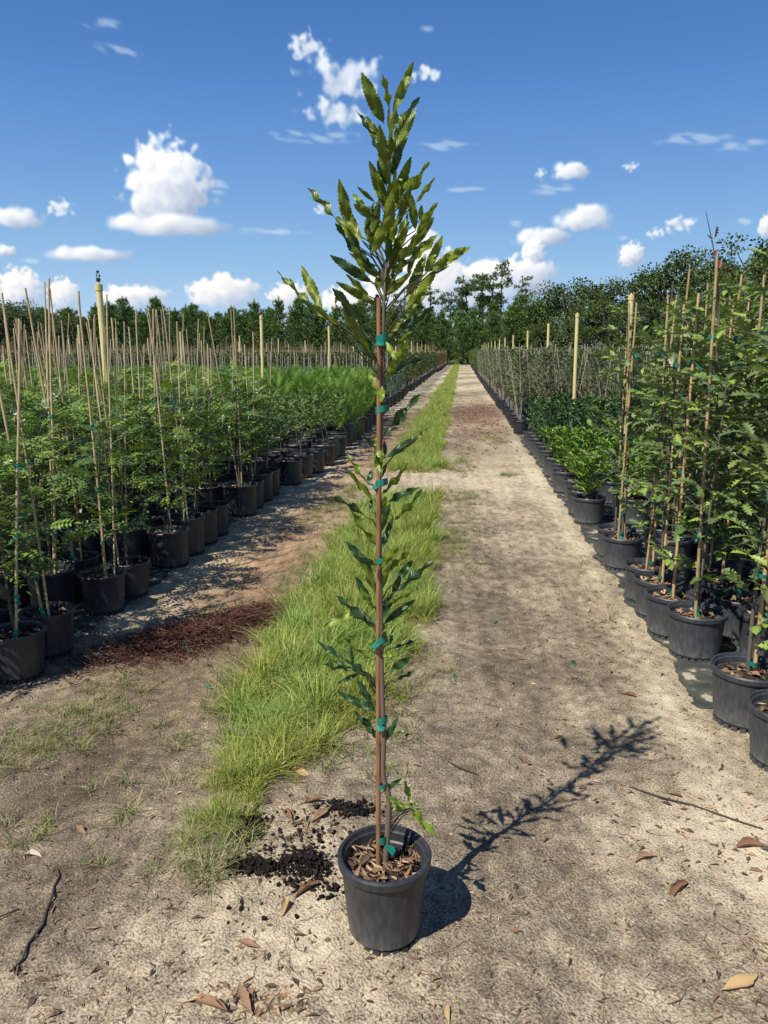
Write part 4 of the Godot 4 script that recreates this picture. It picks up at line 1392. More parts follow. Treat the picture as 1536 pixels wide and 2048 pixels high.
	for k in 3:
		var wood := Shape.new()
		var leaves := grow({"h0": 0.26, "h1": 0.92, "soil": 0.24, "stem": 0.008, "bark": bark, "branches": 20, "spread": 0.25, "up": 1.1, "leaves": 6, "pitch": [0.0, 0.8], "size": [0.13, 0.2], "tones": blue, "upright": 0.9}, wood)
		var o := Node3D.new()
		o.set_meta("category", "potted conifer")
		part("plant", whole(pot_shape(0.16, 0.14, 0.28, 16), joined(leaves, thick, blue), wood, stick(1.5, 0.1, pale, 0.008, 5), M.soft), o)
		junipers.append(o)
	z = -19.0
	while z > -25.8:
		var i := 0
		while i < 30:
			var x := -2.1 - i * 0.62 + rnd(-0.05, 0.05)
			if shown(x, z, 0.6):
				set_out(junipers[rng.randi() % 3], "potted_juniper", x, z + rnd(-0.05, 0.05), rnd(0, TAU), "blue grey upright conifer, " + spot(int((-z - 19.0) / 0.75 + 0.5), i), "blue grey conifers of the left rows")
			i += 1
		z -= 0.75
	# thin olive saplings tied to tall pale canes, out to the trees
	var olive := lift([Color(0.075, 0.098, 0.042), Color(0.095, 0.118, 0.055), Color(0.060, 0.080, 0.036)], 1.5)
	var tanned := [Color(0.34, 0.22, 0.11), Color(0.27, 0.17, 0.085), Color(0.11, 0.12, 0.05)]
	var thin := [diamond(0.30, 0.1, 0.15)]
	var staked := []
	for k in 5:
		var wood := Shape.new()
		var use: Array = tanned if k == 4 else olive
		var leaves := grow({"h0": 0.42, "h1": 1.42, "soil": 0.24, "stem": 0.008, "bark": Color(0.17, 0.15, 0.12), "branches": 22, "spread": 0.27, "up": 1.0, "leaves": 15, "pitch": [-0.2, 0.6], "size": [0.09, 0.14], "tones": use}, wood)
		staked.append(whole(pot_shape(0.165, 0.14, 0.28, 14), joined(leaves, thin, use), wood, stick([1.85, 1.5, 1.95, 1.45, 1.6][k], 0.10, pale if k % 2 else tan, 0.0075, 5), M.soft))
	var places := [[], [], [], [], []]
	z = -27.0
	var made := 0
	while z > -92.0:
		var i := 0
		var gap := 0.72 if z > -45.0 else 0.85
		while i < 90:
			var x := -2.15 - i * gap + rnd(-0.08, 0.08)
			if z < -60.0:
				x += 0.25
			i += 1
			if not shown(x, z, 0.6) or x < -46.0:
				continue
			var q := rng.randi() % 4
			if z < -62.0 and x > -22.0:
				q = 4 if rng.randf() < 0.8 else q
			if made < 240 and z > -38.0:
				var o := Node3D.new()
				o.set_meta("category", "potted sapling")
				part("plant", staked[q], o)
				set_out(o, "staked_sapling", x, z + rnd(-0.1, 0.1), rnd(0, TAU), "thin caned olive sapling, " + spot(int((-z - 27.0) / 0.82 + 0.5), i - 1), "thin staked saplings of the distant left rows", rnd(0.92, 1.06))
				o.free()
				made += 1
			else:
				places[q].append(Transform3D(Basis(Vector3.UP, rnd(0, TAU)).scaled(Vector3.ONE * rnd(0.92, 1.08)), Vector3(x, 0.003, z + rnd(-0.1, 0.1))))
		z -= 0.82
	for q in 5:
		scatter("distant_saplings", "mass of staked saplings in the farthest left rows before the pines" if q < 4 else "mass of tan dry topped saplings at the far end of the left rows", staked[q], places[q], [])
	for o in single + massed + shrubs + fluffy + junipers:
		o.free()


# ---------------------------------------------------------------- right
func build_right_rows() -> void:
	var tan := Color(0.50, 0.335, 0.165)
	var pale := Color(0.47, 0.41, 0.32)
	var bark := Color(0.12, 0.105, 0.085)
	var pot := pot_shape(0.148, 0.125, 0.255, 36).mesh(M.dusty)
	var earth := soil_shape(0.130, 0.205, 3)
	bark_bits(earth, 0.118, 0.212, 46, 0.042)
	var soil := earth.mesh(M.soil)
	var forms := [lobed(rng), lobed(rng), lobed(rng)]
	var tones := [Color(0.140, 0.205, 0.060), Color(0.185, 0.265, 0.070), Color(0.105, 0.160, 0.060), Color(0.280, 0.375, 0.070), Color(0.155, 0.200, 0.085), Color(0.120, 0.185, 0.055)]
	var oak_meshes := []
	for t in tones:
		for f in forms:
			var q := Shape.new()
			q.put(f, Transform3D.IDENTITY, t)
			oak_meshes.append(q.mesh(M.leaf))
	var red := Shape.new()
	red.put(forms[0], Transform3D.IDENTITY, Color(0.17, 0.055, 0.03))
	var red_leaf := red.mesh(M.leaf)
	var single := []
	var massed := []
	for k in 10:
		var o := potted(pot, soil, "potted_oak", "potted oak")
		var wood := Shape.new()
		var leaves := grow({"h0": 0.40, "h1": rnd(1.65, 2.0), "soil": 0.21, "stem": 0.010, "bark": bark, "branches": 26 if k < 4 else 34, "spread": 0.34, "up": 0.65, "leaves": 10 if k < 4 else 12, "pitch": [-0.45, 0.4], "size": [0.058, 0.10], "tones": tones, "lean": 0.05, "crowd": 0.85}, wood)
		if k == 0:   # one carries a long thin leader with reddish young leaves
			var a := Vector3(-0.01, 1.5, -0.01)
			wood.tube([a, a + Vector3(0.01, 0.35, -0.03), a + Vector3(-0.03, 0.62, -0.06), a + Vector3(-0.08, 0.80, -0.08)], [0.006, 0.005, 0.0035, 0.0015], 5, bark)
		part("stem", wood.mesh(M.wood), o)
		var foot := Vector3(-0.025, 0.19, 0.02)
		var top := Vector3(rnd(-0.06, 0.05), rnd(1.92, 2.14), rnd(-0.06, 0.06))
		var c := Shape.new()
		cane(c, foot, top, 0.009, vary(tan, 0.15), 8)
		part("stake", c.mesh(M.cane), o)
		if k % 2 == 1:
			c = Shape.new()
			cane(c, foot + Vector3(0.035, 0, -0.03), top + Vector3(rnd(-0.05, 0.1), rnd(-0.25, 0.0), 0.02), 0.008, vary(tan, 0.2), 8)
			part("stake", c.mesh(M.cane), o)
		for h in [0.045, 0.13, 0.27, 0.45, 0.66, 0.80]:
			var tp := Shape.new()
			tape(tp, foot.lerp(top, h) + Vector3(0.012, 0, -0.01), 0.024, 0.019, [0.07, 0.0, 0.05, 0.0, 0.06, 0.0][int(h * 8.0) % 6])
			part("tie", tp.mesh(M.tape), o)
		if k < 4:
			for l in leaves:
				part("leaf", oak_meshes[l[1] * 3 + rng.randi() % 3], o, l[0])
			if k == 0:
				for q in 16:
					var h := rnd(1.55, 2.28)
					part("leaf", red_leaf if h > 2.0 else oak_meshes[rng.randi() % 18], o, facing(Vector3(-0.01 - maxf(0.0, h - 1.95) * 0.2, h, -0.03 - maxf(0.0, h - 1.9) * 0.1), rough_dir() + Vector3.UP * 0.6, rough_dir(), rnd(0.03, 0.065) if h > 1.9 else 0.09))
			single.append(o)
		else:
			part("foliage", joined(leaves, forms, tones).mesh(M.leaf), o, Transform3D.IDENTITY, "stuff")
			massed.append(o)
	var lines := [-2.86, -3.20, -3.95, -4.25, -4.56, -4.84, -5.62, -5.90, -6.45, -6.85, -7.35, -7.75, -8.3, -8.8]
	for j in lines.size():
		var z: float = lines[j]
		for i in 12:
			var x: float = 1.27 + i * 0.36 + rnd(-0.015, 0.015) - (0.03 if j > 2 else 0.0)
			if j == 0:
				x += 0.04
			if not shown(x, z, 0.6) or j >= 8 and i < 2 + (j - 8) / 2:
				continue
			var near := i < 1 and j < 8
			var o: Node3D = single[1 + rng.randi() % 3] if near else massed[rng.randi() % massed.size()]
			if i == 0 and j == 2:
				o = single[0]
			var label := "staked young oak, " + spot(j, i)
			if i == 0 and j == 2:
				label = "staked young oak with a long bare leader and reddish tip above the rest"
			elif i == 0:
				label = "staked young oak in dusty black pot, %s from the front along the right lane edge" % ordinal(j)
			set_out(o, "potted_oak", x, z, rnd(0, TAU) if not (i == 0 and j == 2) else 0.4, label, "staked young oaks along the right lane edge" if i < 3 else "staked young oaks massed in the right rows", rnd(0.95, 1.04))
	# low glossy shrubs: bright ones at the edge, dark ones beyond
	var oval := [diamond(0.5, 0.12, 0.15), diamond(0.42, 0.2, 0.05)]
	var bright := lift([Color(0.150, 0.240, 0.022), Color(0.105, 0.190, 0.026), Color(0.070, 0.140, 0.028)], 1.35)
	var deep := lift([Color(0.036, 0.080, 0.026), Color(0.050, 0.105, 0.032), Color(0.028, 0.062, 0.024)], 1.7)
	var shrubs := []
	for k in 6:
		var o := potted(pot, soil if k < 3 else null, "potted_glossy_shrub", "potted shrub")
		var wood := Shape.new()
		var use: Array = bright if k < 3 else deep
		var leaves := grow({"h0": 0.25, "h1": rnd(0.55, 0.66) if k < 3 else rnd(0.72, 0.92), "soil": 0.21, "stem": 0.007, "bark": bark, "branches": 22, "spread": 0.25, "up": 0.8, "leaves": 24, "pitch": [-0.1, 0.8], "size": [0.04, 0.065], "tones": use}, wood)
		part("stem", wood.mesh(M.wood), o)
		part("foliage", joined(leaves, oval, use).mesh(M.leaf), o, Transform3D.IDENTITY, "stuff")
		shrubs.append(o)
	lines = [-7.13, -7.50, -8.12, -8.72, -9.40, -9.85, -10.64, -11.15, -11.6, -12.1, -12.6, -13.1]
	for j in lines.size():
		for i in 14:
			var x: float = 1.24 + i * 0.40 + rnd(-0.03, 0.03)
			if not shown(x, lines[j], 0.5) or lines[j] > -9.2 and i >= 2 + j / 2:
				continue
			var lit := j < 6
			set_out(shrubs[rng.randi() % 3 + (0 if lit else 3)], "potted_glossy_shrub", x, lines[j], rnd(0, TAU), "%s shrub, %s pot of the low shrubs along the right lane edge" % ["bright yellow green" if lit else "dark glossy green", ordinal(j)] if i == 0 else ["bright yellow green" if lit else "dark glossy green"][0] + " shrub, " + spot(j, i), "low glossy shrubs of the right rows")
	# airy grey olive saplings
	var olive := lift([Color(0.082, 0.102, 0.056), Color(0.104, 0.124, 0.074), Color(0.066, 0.084, 0.046), Color(0.118, 0.122, 0.084)], 1.95)
	var thin := [diamond(0.26, 0.1, 0.2), diamond(0.32, 0.15, 0.1)]
	var airy := []
	for k in 5:
		var wood := Shape.new()
		var leaves := grow({"h0": 0.42, "h1": rnd(1.45, 1.62), "soil": 0.21, "stem": 0.007, "bark": Color(0.26, 0.24, 0.20), "branches": 30, "spread": 0.30, "up": 1.2, "leaves": 24, "pitch": [-0.2, 0.8], "size": [0.05, 0.085], "tones": olive, "lean": 0.08}, wood)
		for q in 3:
			wood.tube([Vector3(0, 0.21, 0), Vector3(rnd(-0.1, 0.1), 0.8, rnd(-0.1, 0.1)), Vector3(rnd(-0.2, 0.2), 1.4, rnd(-0.2, 0.2))], [0.006, 0.005, 0.002], 4, Color(0.27, 0.245, 0.20))
		airy.append(whole(pot_shape(0.15, 0.128, 0.25, 18), joined(leaves, thin, olive), wood, stick([1.8, 1.6, 1.75, 1.5, 1.7][k], 0.30, vary(pale, 0.2), 0.0065, 5), M.soft))
	var places := [[], [], [], [], []]
	var z := -15.1
	var made := 0
	while z > -50.0:
		for i in 60:
			var x := 1.22 + i * 0.48 + rnd(-0.04, 0.04) - 0.12 * clampf((-z - 20.0) / 30.0, 0, 1)
			if not shown(x, z, 0.4) or x > 23.0:
				continue
			var q := rng.randi() % 5
			if made < 270:
				var o := Node3D.new()
				o.set_meta("category", "potted sapling")
				part("plant", airy[q], o)
				set_out(o, "airy_sapling", x, z + rnd(-0.05, 0.05), rnd(0, TAU), "airy grey olive sapling, %s pot of its kind along the right lane edge" % ordinal(int((-z - 15.0) / 0.6)) if i == 0 else "airy grey olive sapling, " + spot(int((-z - 15.1) / 0.6 + 0.5), i), "airy grey olive saplings of the right rows", rnd(0.93, 1.07))
				o.free()
				made += 1
			else:
				places[q].append(Transform3D(Basis(Vector3.UP, rnd(0, TAU)).scaled(Vector3.ONE * rnd(0.93, 1.07)), Vector3(x, 0.003, z)))
		z -= 0.6 if z > -30.0 else 0.75
	for q in 5:
		scatter("distant_airy_saplings", "mass of airy grey olive saplings in the distant right rows", airy[q], places[q], [])
	# full green bushes at the far end of the right rows
	var ftones := lift([Color(0.075, 0.120, 0.040), Color(0.095, 0.145, 0.046), Color(0.060, 0.100, 0.036)], 1.5)
	var feathery := [spray(rng, 20, 0.32, 0.03)]
	var wood := Shape.new()
	var leaves := grow({"h0": 0.3, "h1": 1.5, "soil": 0.21, "stem": 0.008, "bark": bark, "branches": 26, "spread": 0.42, "up": 0.8, "leaves": 8, "pitch": [-0.1, 0.6], "size": [0.2, 0.3], "tones": ftones}, wood)
	var bush := whole(pot_shape(0.2, 0.17, 0.3, 14), joined(leaves, feathery, ftones), wood, stick(1.6, 0.1, pale, 0.009, 5), M.soft)
	z = -53.0
	while z > -90.0:
		for i in 5:
			var o := Node3D.new()
			o.set_meta("category", "potted bush")
			part("plant", bush, o)
			set_out(o, "full_green_bush", 1.2 + i * 0.85 + rnd(-0.1, 0.1), z, rnd(0, TAU), "full green bush, " + spot(int((-z - 53.0) / 1.5 + 0.5), i), "full green bushes at the far end of the right rows", rnd(0.85, 1.1))
			o.free()
		z -= 1.5
	for o in single + massed + shrubs:
		o.free()


# ---------------------------------------------------------------- irrigation risers
func build_sprinklers() -> void:
	var yellow := Color(0.66, 0.56, 0.24)
	var pipe := Shape.new()
	pipe.tube([Vector3(0, 0, 0), Vector3(0, 2.24, 0)], [0.030, 0.030], 18, yellow)
	var sleeve := Shape.new()
	sleeve.lathe([Vector2(0.0305, 0.62), Vector2(0.0385, 0.625), Vector2(0.0385, 0.72), Vector2(0.0305, 0.725)], 18, Color(0.68, 0.60, 0.33))
	var cap := Shape.new()
	cap.lathe([Vector2(0.0305, 2.18), Vector2(0.036, 2.185), Vector2(0.036, 2.245), Vector2(0.012, 2.25), Vector2(0.012, 2.275), Vector2(0.001, 2.275)], 18, Color(0.60, 0.50, 0.20))
	var head := Shape.new()
	var dark := Color(0.035, 0.033, 0.03)
	head.lathe([Vector2(0.010, 2.27), Vector2(0.020, 2.275), Vector2(0.022, 2.30), Vector2(0.014, 2.305), Vector2(0.001, 2.305)], 12, dark)
	for s in [-1.0, 1.0]:
		head.tube([Vector3(0.016 * s, 2.30, 0), Vector3(0.026 * s, 2.325, 0), Vector3(0.018 * s, 2.352, 0), Vector3(0, 2.356, 0)], [0.004, 0.004, 0.004, 0.004], 6, dark)
	head.tube([Vector3(-0.03, 2.322, 0.006), Vector3(0.034, 2.332, -0.006)], [0.006, 0.004], 6, Color(0.22, 0.17, 0.08))
	head.lathe([Vector2(0.001, 2.352), Vector2(0.012, 2.352), Vector2(0.015, 2.372), Vector2(0.001, 2.376)], 10, dark)
	var meshes := [pipe.mesh(M.pipe), sleeve.mesh(M.pipe), cap.mesh(M.pipe), head.mesh(M.pipe)]
	var at := [[-3.55, -7.35, "nearest pale yellow riser pipe, tallest on the left, above the leafy saplings"], [-3.72, -14.0, "pale yellow riser pipe left of the lane, second in its line"], [-3.52, -20.2, "pale yellow riser pipe left of the lane, third in its line"], [-3.55, -27.0, "pale yellow riser pipe left of the lane, fourth in its line"]]
	for k in 8:
		at.append([-3.5, -34.0 - k * 6.6, "small riser pipe in the line left of the lane, %s from the front" % ordinal(k + 4)])
	for k in 9:
		at.append([-9.6, -18.5 - k * 7.0, "riser pipe in the second line left of the lane, %s from the front" % ordinal(k)])
	for k in 7:
		at.append([-16.0, -30.0 - k * 8.0, "riser pipe in the farthest line on the left, %s from the front" % ordinal(k)])
	at.append_array([[1.96, -9.3, "pale yellow riser pipe behind the nearest oaks, first in the right line"], [2.02, -13.8, "pale yellow riser pipe over the airy saplings, second in the right line"], [2.08, -18.9, "pale yellow riser pipe over the airy saplings, third in the right line"], [2.15, -25.4, "pale yellow riser pipe, fourth in the right line"]])
	for k in 9:
		at.append([2.1, -32.0 - k * 6.0, "small riser pipe in the line right of the lane, %s from the front" % ordinal(k + 4)])
	for a in at:
		var o := thing("sprinkler_riser", a[2], "sprinkler", Vector3(a[0], 0, a[1]), rnd(0, TAU), "yellow irrigation risers")
		o.rotation.x = rnd(-0.012, 0.012)
		o.rotation.z = rnd(-0.015, 0.015)
		part("pipe", meshes[0], o)
		part("sleeve", meshes[1], o)
		part("pipe_cap", meshes[2], o)
		part("sprinkler_head", meshes[3], o)


# ---------------------------------------------------------------- grass and litter
func build_grass() -> void:
	var green := [Color(0.235, 0.320, 0.066), Color(0.300, 0.375, 0.100), Color(0.170, 0.255, 0.052), Color(0.385, 0.430, 0.165), Color(0.210, 0.300, 0.060), Color(0.34, 0.33, 0.15)]
	var straw := [Color(0.40, 0.33, 0.17), Color(0.30, 0.27, 0.12), Color(0.22, 0.25, 0.08), Color(0.17, 0.22, 0.06)]
	var tufts := [grass_tuft(1, 30, 0.155, 1.0, green), grass_tuft(2, 26, 0.13, 1.25, green), grass_tuft(3, 30, 0.18, 0.75, green)]
	var places := [[], [], []]
	var tints := [[], [], []]
	for band in [[1.95, 4.5, 2500], [4.5, 9.0, 2700], [9.0, 16.0, 2600], [16.0, 34.0, 3000], [34.0, 95.0, 3800]]:
		for k in band[2]:
			var d := rnd(band[0], band[1])
			var x := rnd(-1.3, 0.1)
			var keep := in_strip(x, -d)
			if rng.randf() > keep or keep < 0.25 and rng.randf() < 0.4:
				continue
			var q := rng.randi() % 3
			var size := rnd(0.75, 1.15) * (0.72 if d < 2.7 else 1.0) * lerpf(0.6, 1.0, keep) * clampf(1.0 + 1.1 * broad.get_noise_2d(x * 9.0, d * 9.0), 0.5, 1.5)
			if d > 16.0:
				size *= 1.3
			var x3 := Transform3D(Basis(Vector3.UP, rnd(0, TAU)).scaled(Vector3(size, size * rnd(0.8, 1.15) * (0.8 if d > 16.0 else 1.0), size)), Vector3(x, ground_height(x, -d), -d))
			places[q].append(x3)
			var t := clampf(broad.get_noise_2d(x * 4.0, d * 2.0) + 0.5, 0, 1)
			if keep < 0.6:
				t *= 0.3
			tints[q].append(Color(1.1, 0.93, 0.7).lerp(Color(0.95, 1.05, 0.95), t) * rnd(0.95, 1.3))
	for q in 3:
		scatter("grass", "lush green grass strip growing between the wheel tracks", tufts[q].mesh(M.grass), places[q], tints[q])
	var dry := [grass_tuft(5, 24, 0.09, 1.7, straw), grass_tuft(6, 18, 0.11, 1.3, straw)]
	var spots := [[-1.62, -2.95, 0.2, 0.28, 80], [-1.78, -2.6, 0.15, 0.2, 30], [-1.32, -7.6, 0.16, 0.5, 120], [-1.25, -8.6, 0.12, 0.4, 50], [-1.2, -10.9, 0.12, 0.7, 80], [0.02, -8.3, 0.22, 0.35, 70], [0.0, -6.2, 0.18, 0.9, 140], [0.05, -11.4, 0.14, 1.2, 110], [0.62, -9.9, 0.10, 0.12, 26], [0.62, -14.0, 0.2, 0.6, 60], [-0.05, -10.2, 0.1, 0.1, 16], [-0.78, -2.1, 0.10, 0.14, 44], [-0.25, -3.3, 0.12, 0.4, 60], [-0.2, -4.6, 0.1, 0.8, 80], [-1.1, -3.2, 0.06, 0.7, 50], [-1.12, -5.5, 0.10, 1.2, 110], [-1.15, -16.0, 0.2, 3.0, 160], [-1.45, -2.15, 0.06, 0.06, 6], [-1.25, -26.0, 0.25, 6.0, 260], [0.95, -4.9, 0.06, 0.5, 16], [-0.42, -2.7, 0.12, 0.1, 26]]
	places = [[], []]
	tints = [[], []]
	for s in spots:
		for k in s[4]:
			if rng.randf() < 0.3:
				continue
			var x: float = s[0] + s[2] * rng.randfn(0, 0.7)
			var z: float = s[1] + s[3] * rng.randfn(0, 0.7)
			var q := rng.randi() % 2
			var size := rnd(0.6, 1.15)
			places[q].append(Transform3D(Basis(Vector3.UP, rnd(0, TAU)).scaled(Vector3.ONE * size), Vector3(x, ground_height(x, z), z)))
			tints[q].append(Color(1, 1, 1) * rnd(0.8, 1.15))
	for q in 2:
		scatter("dry_grass", "thin yellowing grass at the edges of the tracks", dry[q].mesh(M.grass), places[q], tints[q])


func build_litter() -> void:
	# the pile of reddish roots and straw by the left rows
	var threads := [strand(1), strand(2), strand(3)]
	var places := [[], [], []]
	var tints := [[], [], []]
	for k in 4200:
		var u := rng.randfn(0, 0.48)
		var v := rng.randfn(0, 0.48)
		var r := u * u + v * v
		var x := -1.40 + u * 0.50 - v * 0.16
		var z := -4.04 + v * 0.44 - u * 0.34
		var up := maxf(0.0, 0.07 * (1.0 - r * 1.6)) * rng.randf()
		var q := k % 3
		places[q].append(facing(Vector3(x, ground_height(x, z) + 0.004 + up, z), rough_dir() * Vector3(1, 0.3, 1), Vector3(rnd(-0.4, 0.4), 1, rnd(-0.4, 0.4)), rnd(0.09, 0.24)))
		tints[q].append(vary(Color(0.150, 0.068, 0.052) if rng.randf() < 0.85 else Color(0.22, 0.14, 0.09), 0.4))
	for q in 3:
		scatter("root_litter", "heap of dark reddish brown roots and straw beside the left rows", threads[q].mesh(M.dry), places[q], tints[q])
	# loose straws lying everywhere
	places = [[], [], []]
	tints = [[], [], []]
	for k in 8500:
		var d := 1.3 + 9.5 * pow(rng.randf(), 1.9)
		var x := rnd(maxf(-2.4, -0.75 * d), minf(1.3, 0.5 * d))
		var q := k % 3
		places[q].append(facing(Vector3(x, ground_height(x, -d) + 0.002, -d), rough_dir() * Vector3(1, 0.05, 1), Vector3.UP + rough_dir() * 0.2, rnd(0.02, 0.075) * (1.6 if k % 40 == 0 else 1.0)))
		tints[q].append(vary([Color(0.44, 0.37, 0.26), Color(0.30, 0.24, 0.16), Color(0.11, 0.08, 0.06), Color(0.16, 0.115, 0.08)][rng.randi() % 4], 0.3))
	for q in 3:
		scatter("straw_litter", "dry straws and rootlets strewn over the sand", threads[q].mesh(M.dry), places[q], tints[q])
	# flakes of dead leaf
	var flakes := [dead_leaf(11, 1.2), dead_leaf(12, 0.6), dead_leaf(13, 1.9)]
	places = [[], [], []]
	tints = [[], [], []]
	var browns := [Color(0.27, 0.17, 0.10), Color(0.36, 0.25, 0.15), Color(0.18, 0.115, 0.075), Color(0.42, 0.31, 0.20), Color(0.11, 0.075, 0.055)]
	for k in 6500:
		var d := 1.35 + 9.5 * pow(rng.randf(), 1.7)
		var x := rnd(maxf(-2.3, -0.72 * d), minf(1.25, 0.5 * d))
		if k < 620:   # drifts near the right edge, by the pile of soil and in front
			var c: Array = [[0.85, -2.35, 0.35, 0.4], [0.35, -3.6, 0.4, 0.9], [-0.52, -2.25, 0.16, 0.14], [0.95, -1.75, 0.2, 0.2], [-0.45, -1.52, 0.14, 0.05], [0.8, -4.2, 0.2, 0.7]][k % 6]
			x = c[0] + c[2] * rng.randfn(0, 0.6)
			d = -(c[1] + c[3] * rng.randfn(0, 0.6))
		var q := k % 3
		places[q].append(facing(Vector3(x, ground_height(x, -d) + 0.002, -d), rough_dir() * Vector3(1, 0.1, 1), Vector3.UP + rough_dir() * 0.5, rnd(0.012, 0.045 if k < 1200 else 0.026)))
		tints[q].append(vary(browns[rng.randi() % 5], 0.3))
	for k in 5200:   # the far carpet of red brown leaves
		var d := rnd(11.0, 34.0)
		var x := rnd(-2.0, 1.0)
		if rng.randf() > litter(x, -d) * 1.4:
			continue
		var q := k % 3
		places[q].append(facing(Vector3(x, 0.003, -d), rough_dir() * Vector3(1, 0.1, 1), Vector3.UP + rough_dir() * 0.4, rnd(0.05, 0.09)))
		tints[q].append(vary(Color(0.27, 0.14, 0.085), 0.4))
	for q in 3:
		scatter("fallen_leaves", "small brown dead leaves and flakes on the ground", flakes[q].mesh(M.dry), places[q], tints[q])
	# spilled potting soil beside the chestnut
	var lumps := [crumb(1), crumb(2), crumb(3)]
	places = [[], [], []]
	tints = [[], [], []]
	var heaps := [[-0.69, -2.2, 0.06, 0.08, 170, 0.02], [-0.60, -2.0, 0.09, 0.035, 300, 0.03], [-0.45, -2.03, 0.07, 0.05, 190, 0.02], [-0.36, -2.33, 0.09, 0.04, 120, 0.012], [-0.48, -2.15, 0.2, 0.16, 80, 0.0], [-0.42, -1.94, 0.10, 0.05, 50, 0.0], [-0.6, -1.85, 0.35, 0.15, 9, 0.0]]
	for h in heaps:
		for k in int(h[4] * 7.0):
			var u := rng.randfn(0, 0.5) + 0.5 * bumps.get_noise_2d(k, h[0] * 50.0)
			var v := rng.randfn(0, 0.5) + 0.5 * bumps.get_noise_2d(h[1] * 50.0, k)
			var x: float = h[0] + h[2] * u
			var z: float = h[1] + h[3] * v
			var size := 0.0025 + 0.019 * pow(rng.randf(), 5.0)
			places[k % 3].append(Transform3D(Basis.from_euler(rough_dir() * 3.0).scaled(Vector3.ONE * size), Vector3(x, ground_height(x, z) + size * 0.25 + maxf(0.0, h[5] * (1.0 - (u * u + v * v) * 1.5)) * rng.randf(), z)))
			tints[k % 3].append(vary(Color(0.020, 0.016, 0.014), 0.5))
	for k in 700:
		var d := 1.35 + 6.0 * pow(rng.randf(), 1.6)
		var x := rnd(maxf(-2.0, -0.7 * d), minf(1.2, 0.48 * d))
		var size := rnd(0.003, 0.008)
		places[k % 3].append(Transform3D(Basis.from_euler(rough_dir() * 3.0).scaled(Vector3.ONE * size), Vector3(x, ground_height(x, -d) + size * 0.2, -d)))
		tints[k % 3].append(vary([Color(0.06, 0.045, 0.035), Color(0.5, 0.44, 0.34), Color(0.2, 0.16, 0.12)][k % 3], 0.3))
	for q in 3:
		scatter("soil_crumbs", "black potting soil spilled on the sand left of the chestnut pot", lumps[q].mesh(M.soil), places[q], tints[q])
	# the larger dead leaves one can point to
	var forms := []
	for k in 5:
		forms.append(dead_leaf(21 + k, 0.5 + 0.35 * k))
	var named := [[-0.58, -2.55, 0.15, 0.9, 3, "curled orange brown leaf at the near end of the grass strip"], [-0.55, -1.70, 0.085, 1.2, 1, "flat reddish brown leaf lying on pale sand left of the pot"], [-0.47, -1.84, 0.09, 0.1, 3, "pale tan dry leaf standing up left of the pot"], [-0.43, -1.91, 0.10, 2.3, 0, "dark curled leaf beside the pale standing leaf"], [-0.60, -1.50, 0.15, 1.25, 1, "long rolled brown leaf at the bottom edge of the picture"], [-0.50, -1.52, 0.11, 0.6, 1, "broad brown leaf beside the long rolled one at the bottom"], [0.28, -2.79, 0.09, 0.5, 0, "brown dry leaf below the shadow of the sapling"], [0.62, -2.21, 0.085, 2.0, 1, "curled tan leaf to the right of the pot shadow"], [0.68, -2.06, 0.12, 2.4, 0, "long brown leaf right of the pot shadow"], [0.81, -2.58, 0.07, 1.0, 0, "small reddish leaf near the right hand sand patch"], [0.0, -1.56, 0.075, 0.1, 3, "pale tan leaf at the bottom edge right of the pot"], [-1.27, -2.17, 0.09, 0.9, 1, "brown lobed leaf on the dark crust at left"], [-1.37, -2.05, 0.08, 1.5, 4, "whitish dry leaf on the crust at far left"], [-0.49, -2.69, 0.08, 0.2, 4, "pale leaf tucked under the end of the grass strip"], [-0.50, -2.34, 0.10, 1.9, 1, "brown leaf among crumbs behind the pot"], [-0.57, -2.28, 0.11, 0.6, 0, "twisted brown leaf amid the spilled soil"], [-0.45, -2.28, 0.10, 2.6, 1, "rolled brown leaf nearest the back of the pot"], [0.98, -2.31, 0.12, 1.7, 0, "dark twisted leaf at the right edge of the picture"], [0.82, -3.42, 0.10, 1.0, 0, "brown leaf near the ground cloth corner at right"], [0.43, -2.99, 0.07, 2.2, 1, "tan leaf inside the shadow of the sapling top"], [0.47, -2.58, 0.06, 0.4, 0, "small brown leaf just below the shadow"], [0.75, -1.72, 0.12, 2.0, 3, "broad tan leaf in the bottom right corner"], [0.90, -1.85, 0.11, 0.8, 1, "brown leaf clump at the lower right edge"], [-1.14, -1.58, 0.06, 0.7, 1, "small tan leaf at the lower left"]]
	var leaf_cols := [Color(0.22, 0.125, 0.075), Color(0.30, 0.185, 0.11), Color(0.16, 0.10, 0.07), Color(0.50, 0.35, 0.17), Color(0.52, 0.46, 0.36)]
	for k in named.size():
		var l: Array = named[k]
		var s := Shape.new()
		s.put(forms[k % 5], Transform3D.IDENTITY, leaf_cols[l[4]])
		var o := part("dry_leaf", s.mesh(M.dry), self)
		o.transform = facing(Vector3(l[0], ground_height(l[0], l[1]) + 0.002, l[1]), Vector3(sin(l[3]), 0.06, cos(l[3])), Vector3.UP + rough_dir() * 0.25, l[2])
		tag(o, l[5], "dead leaf")
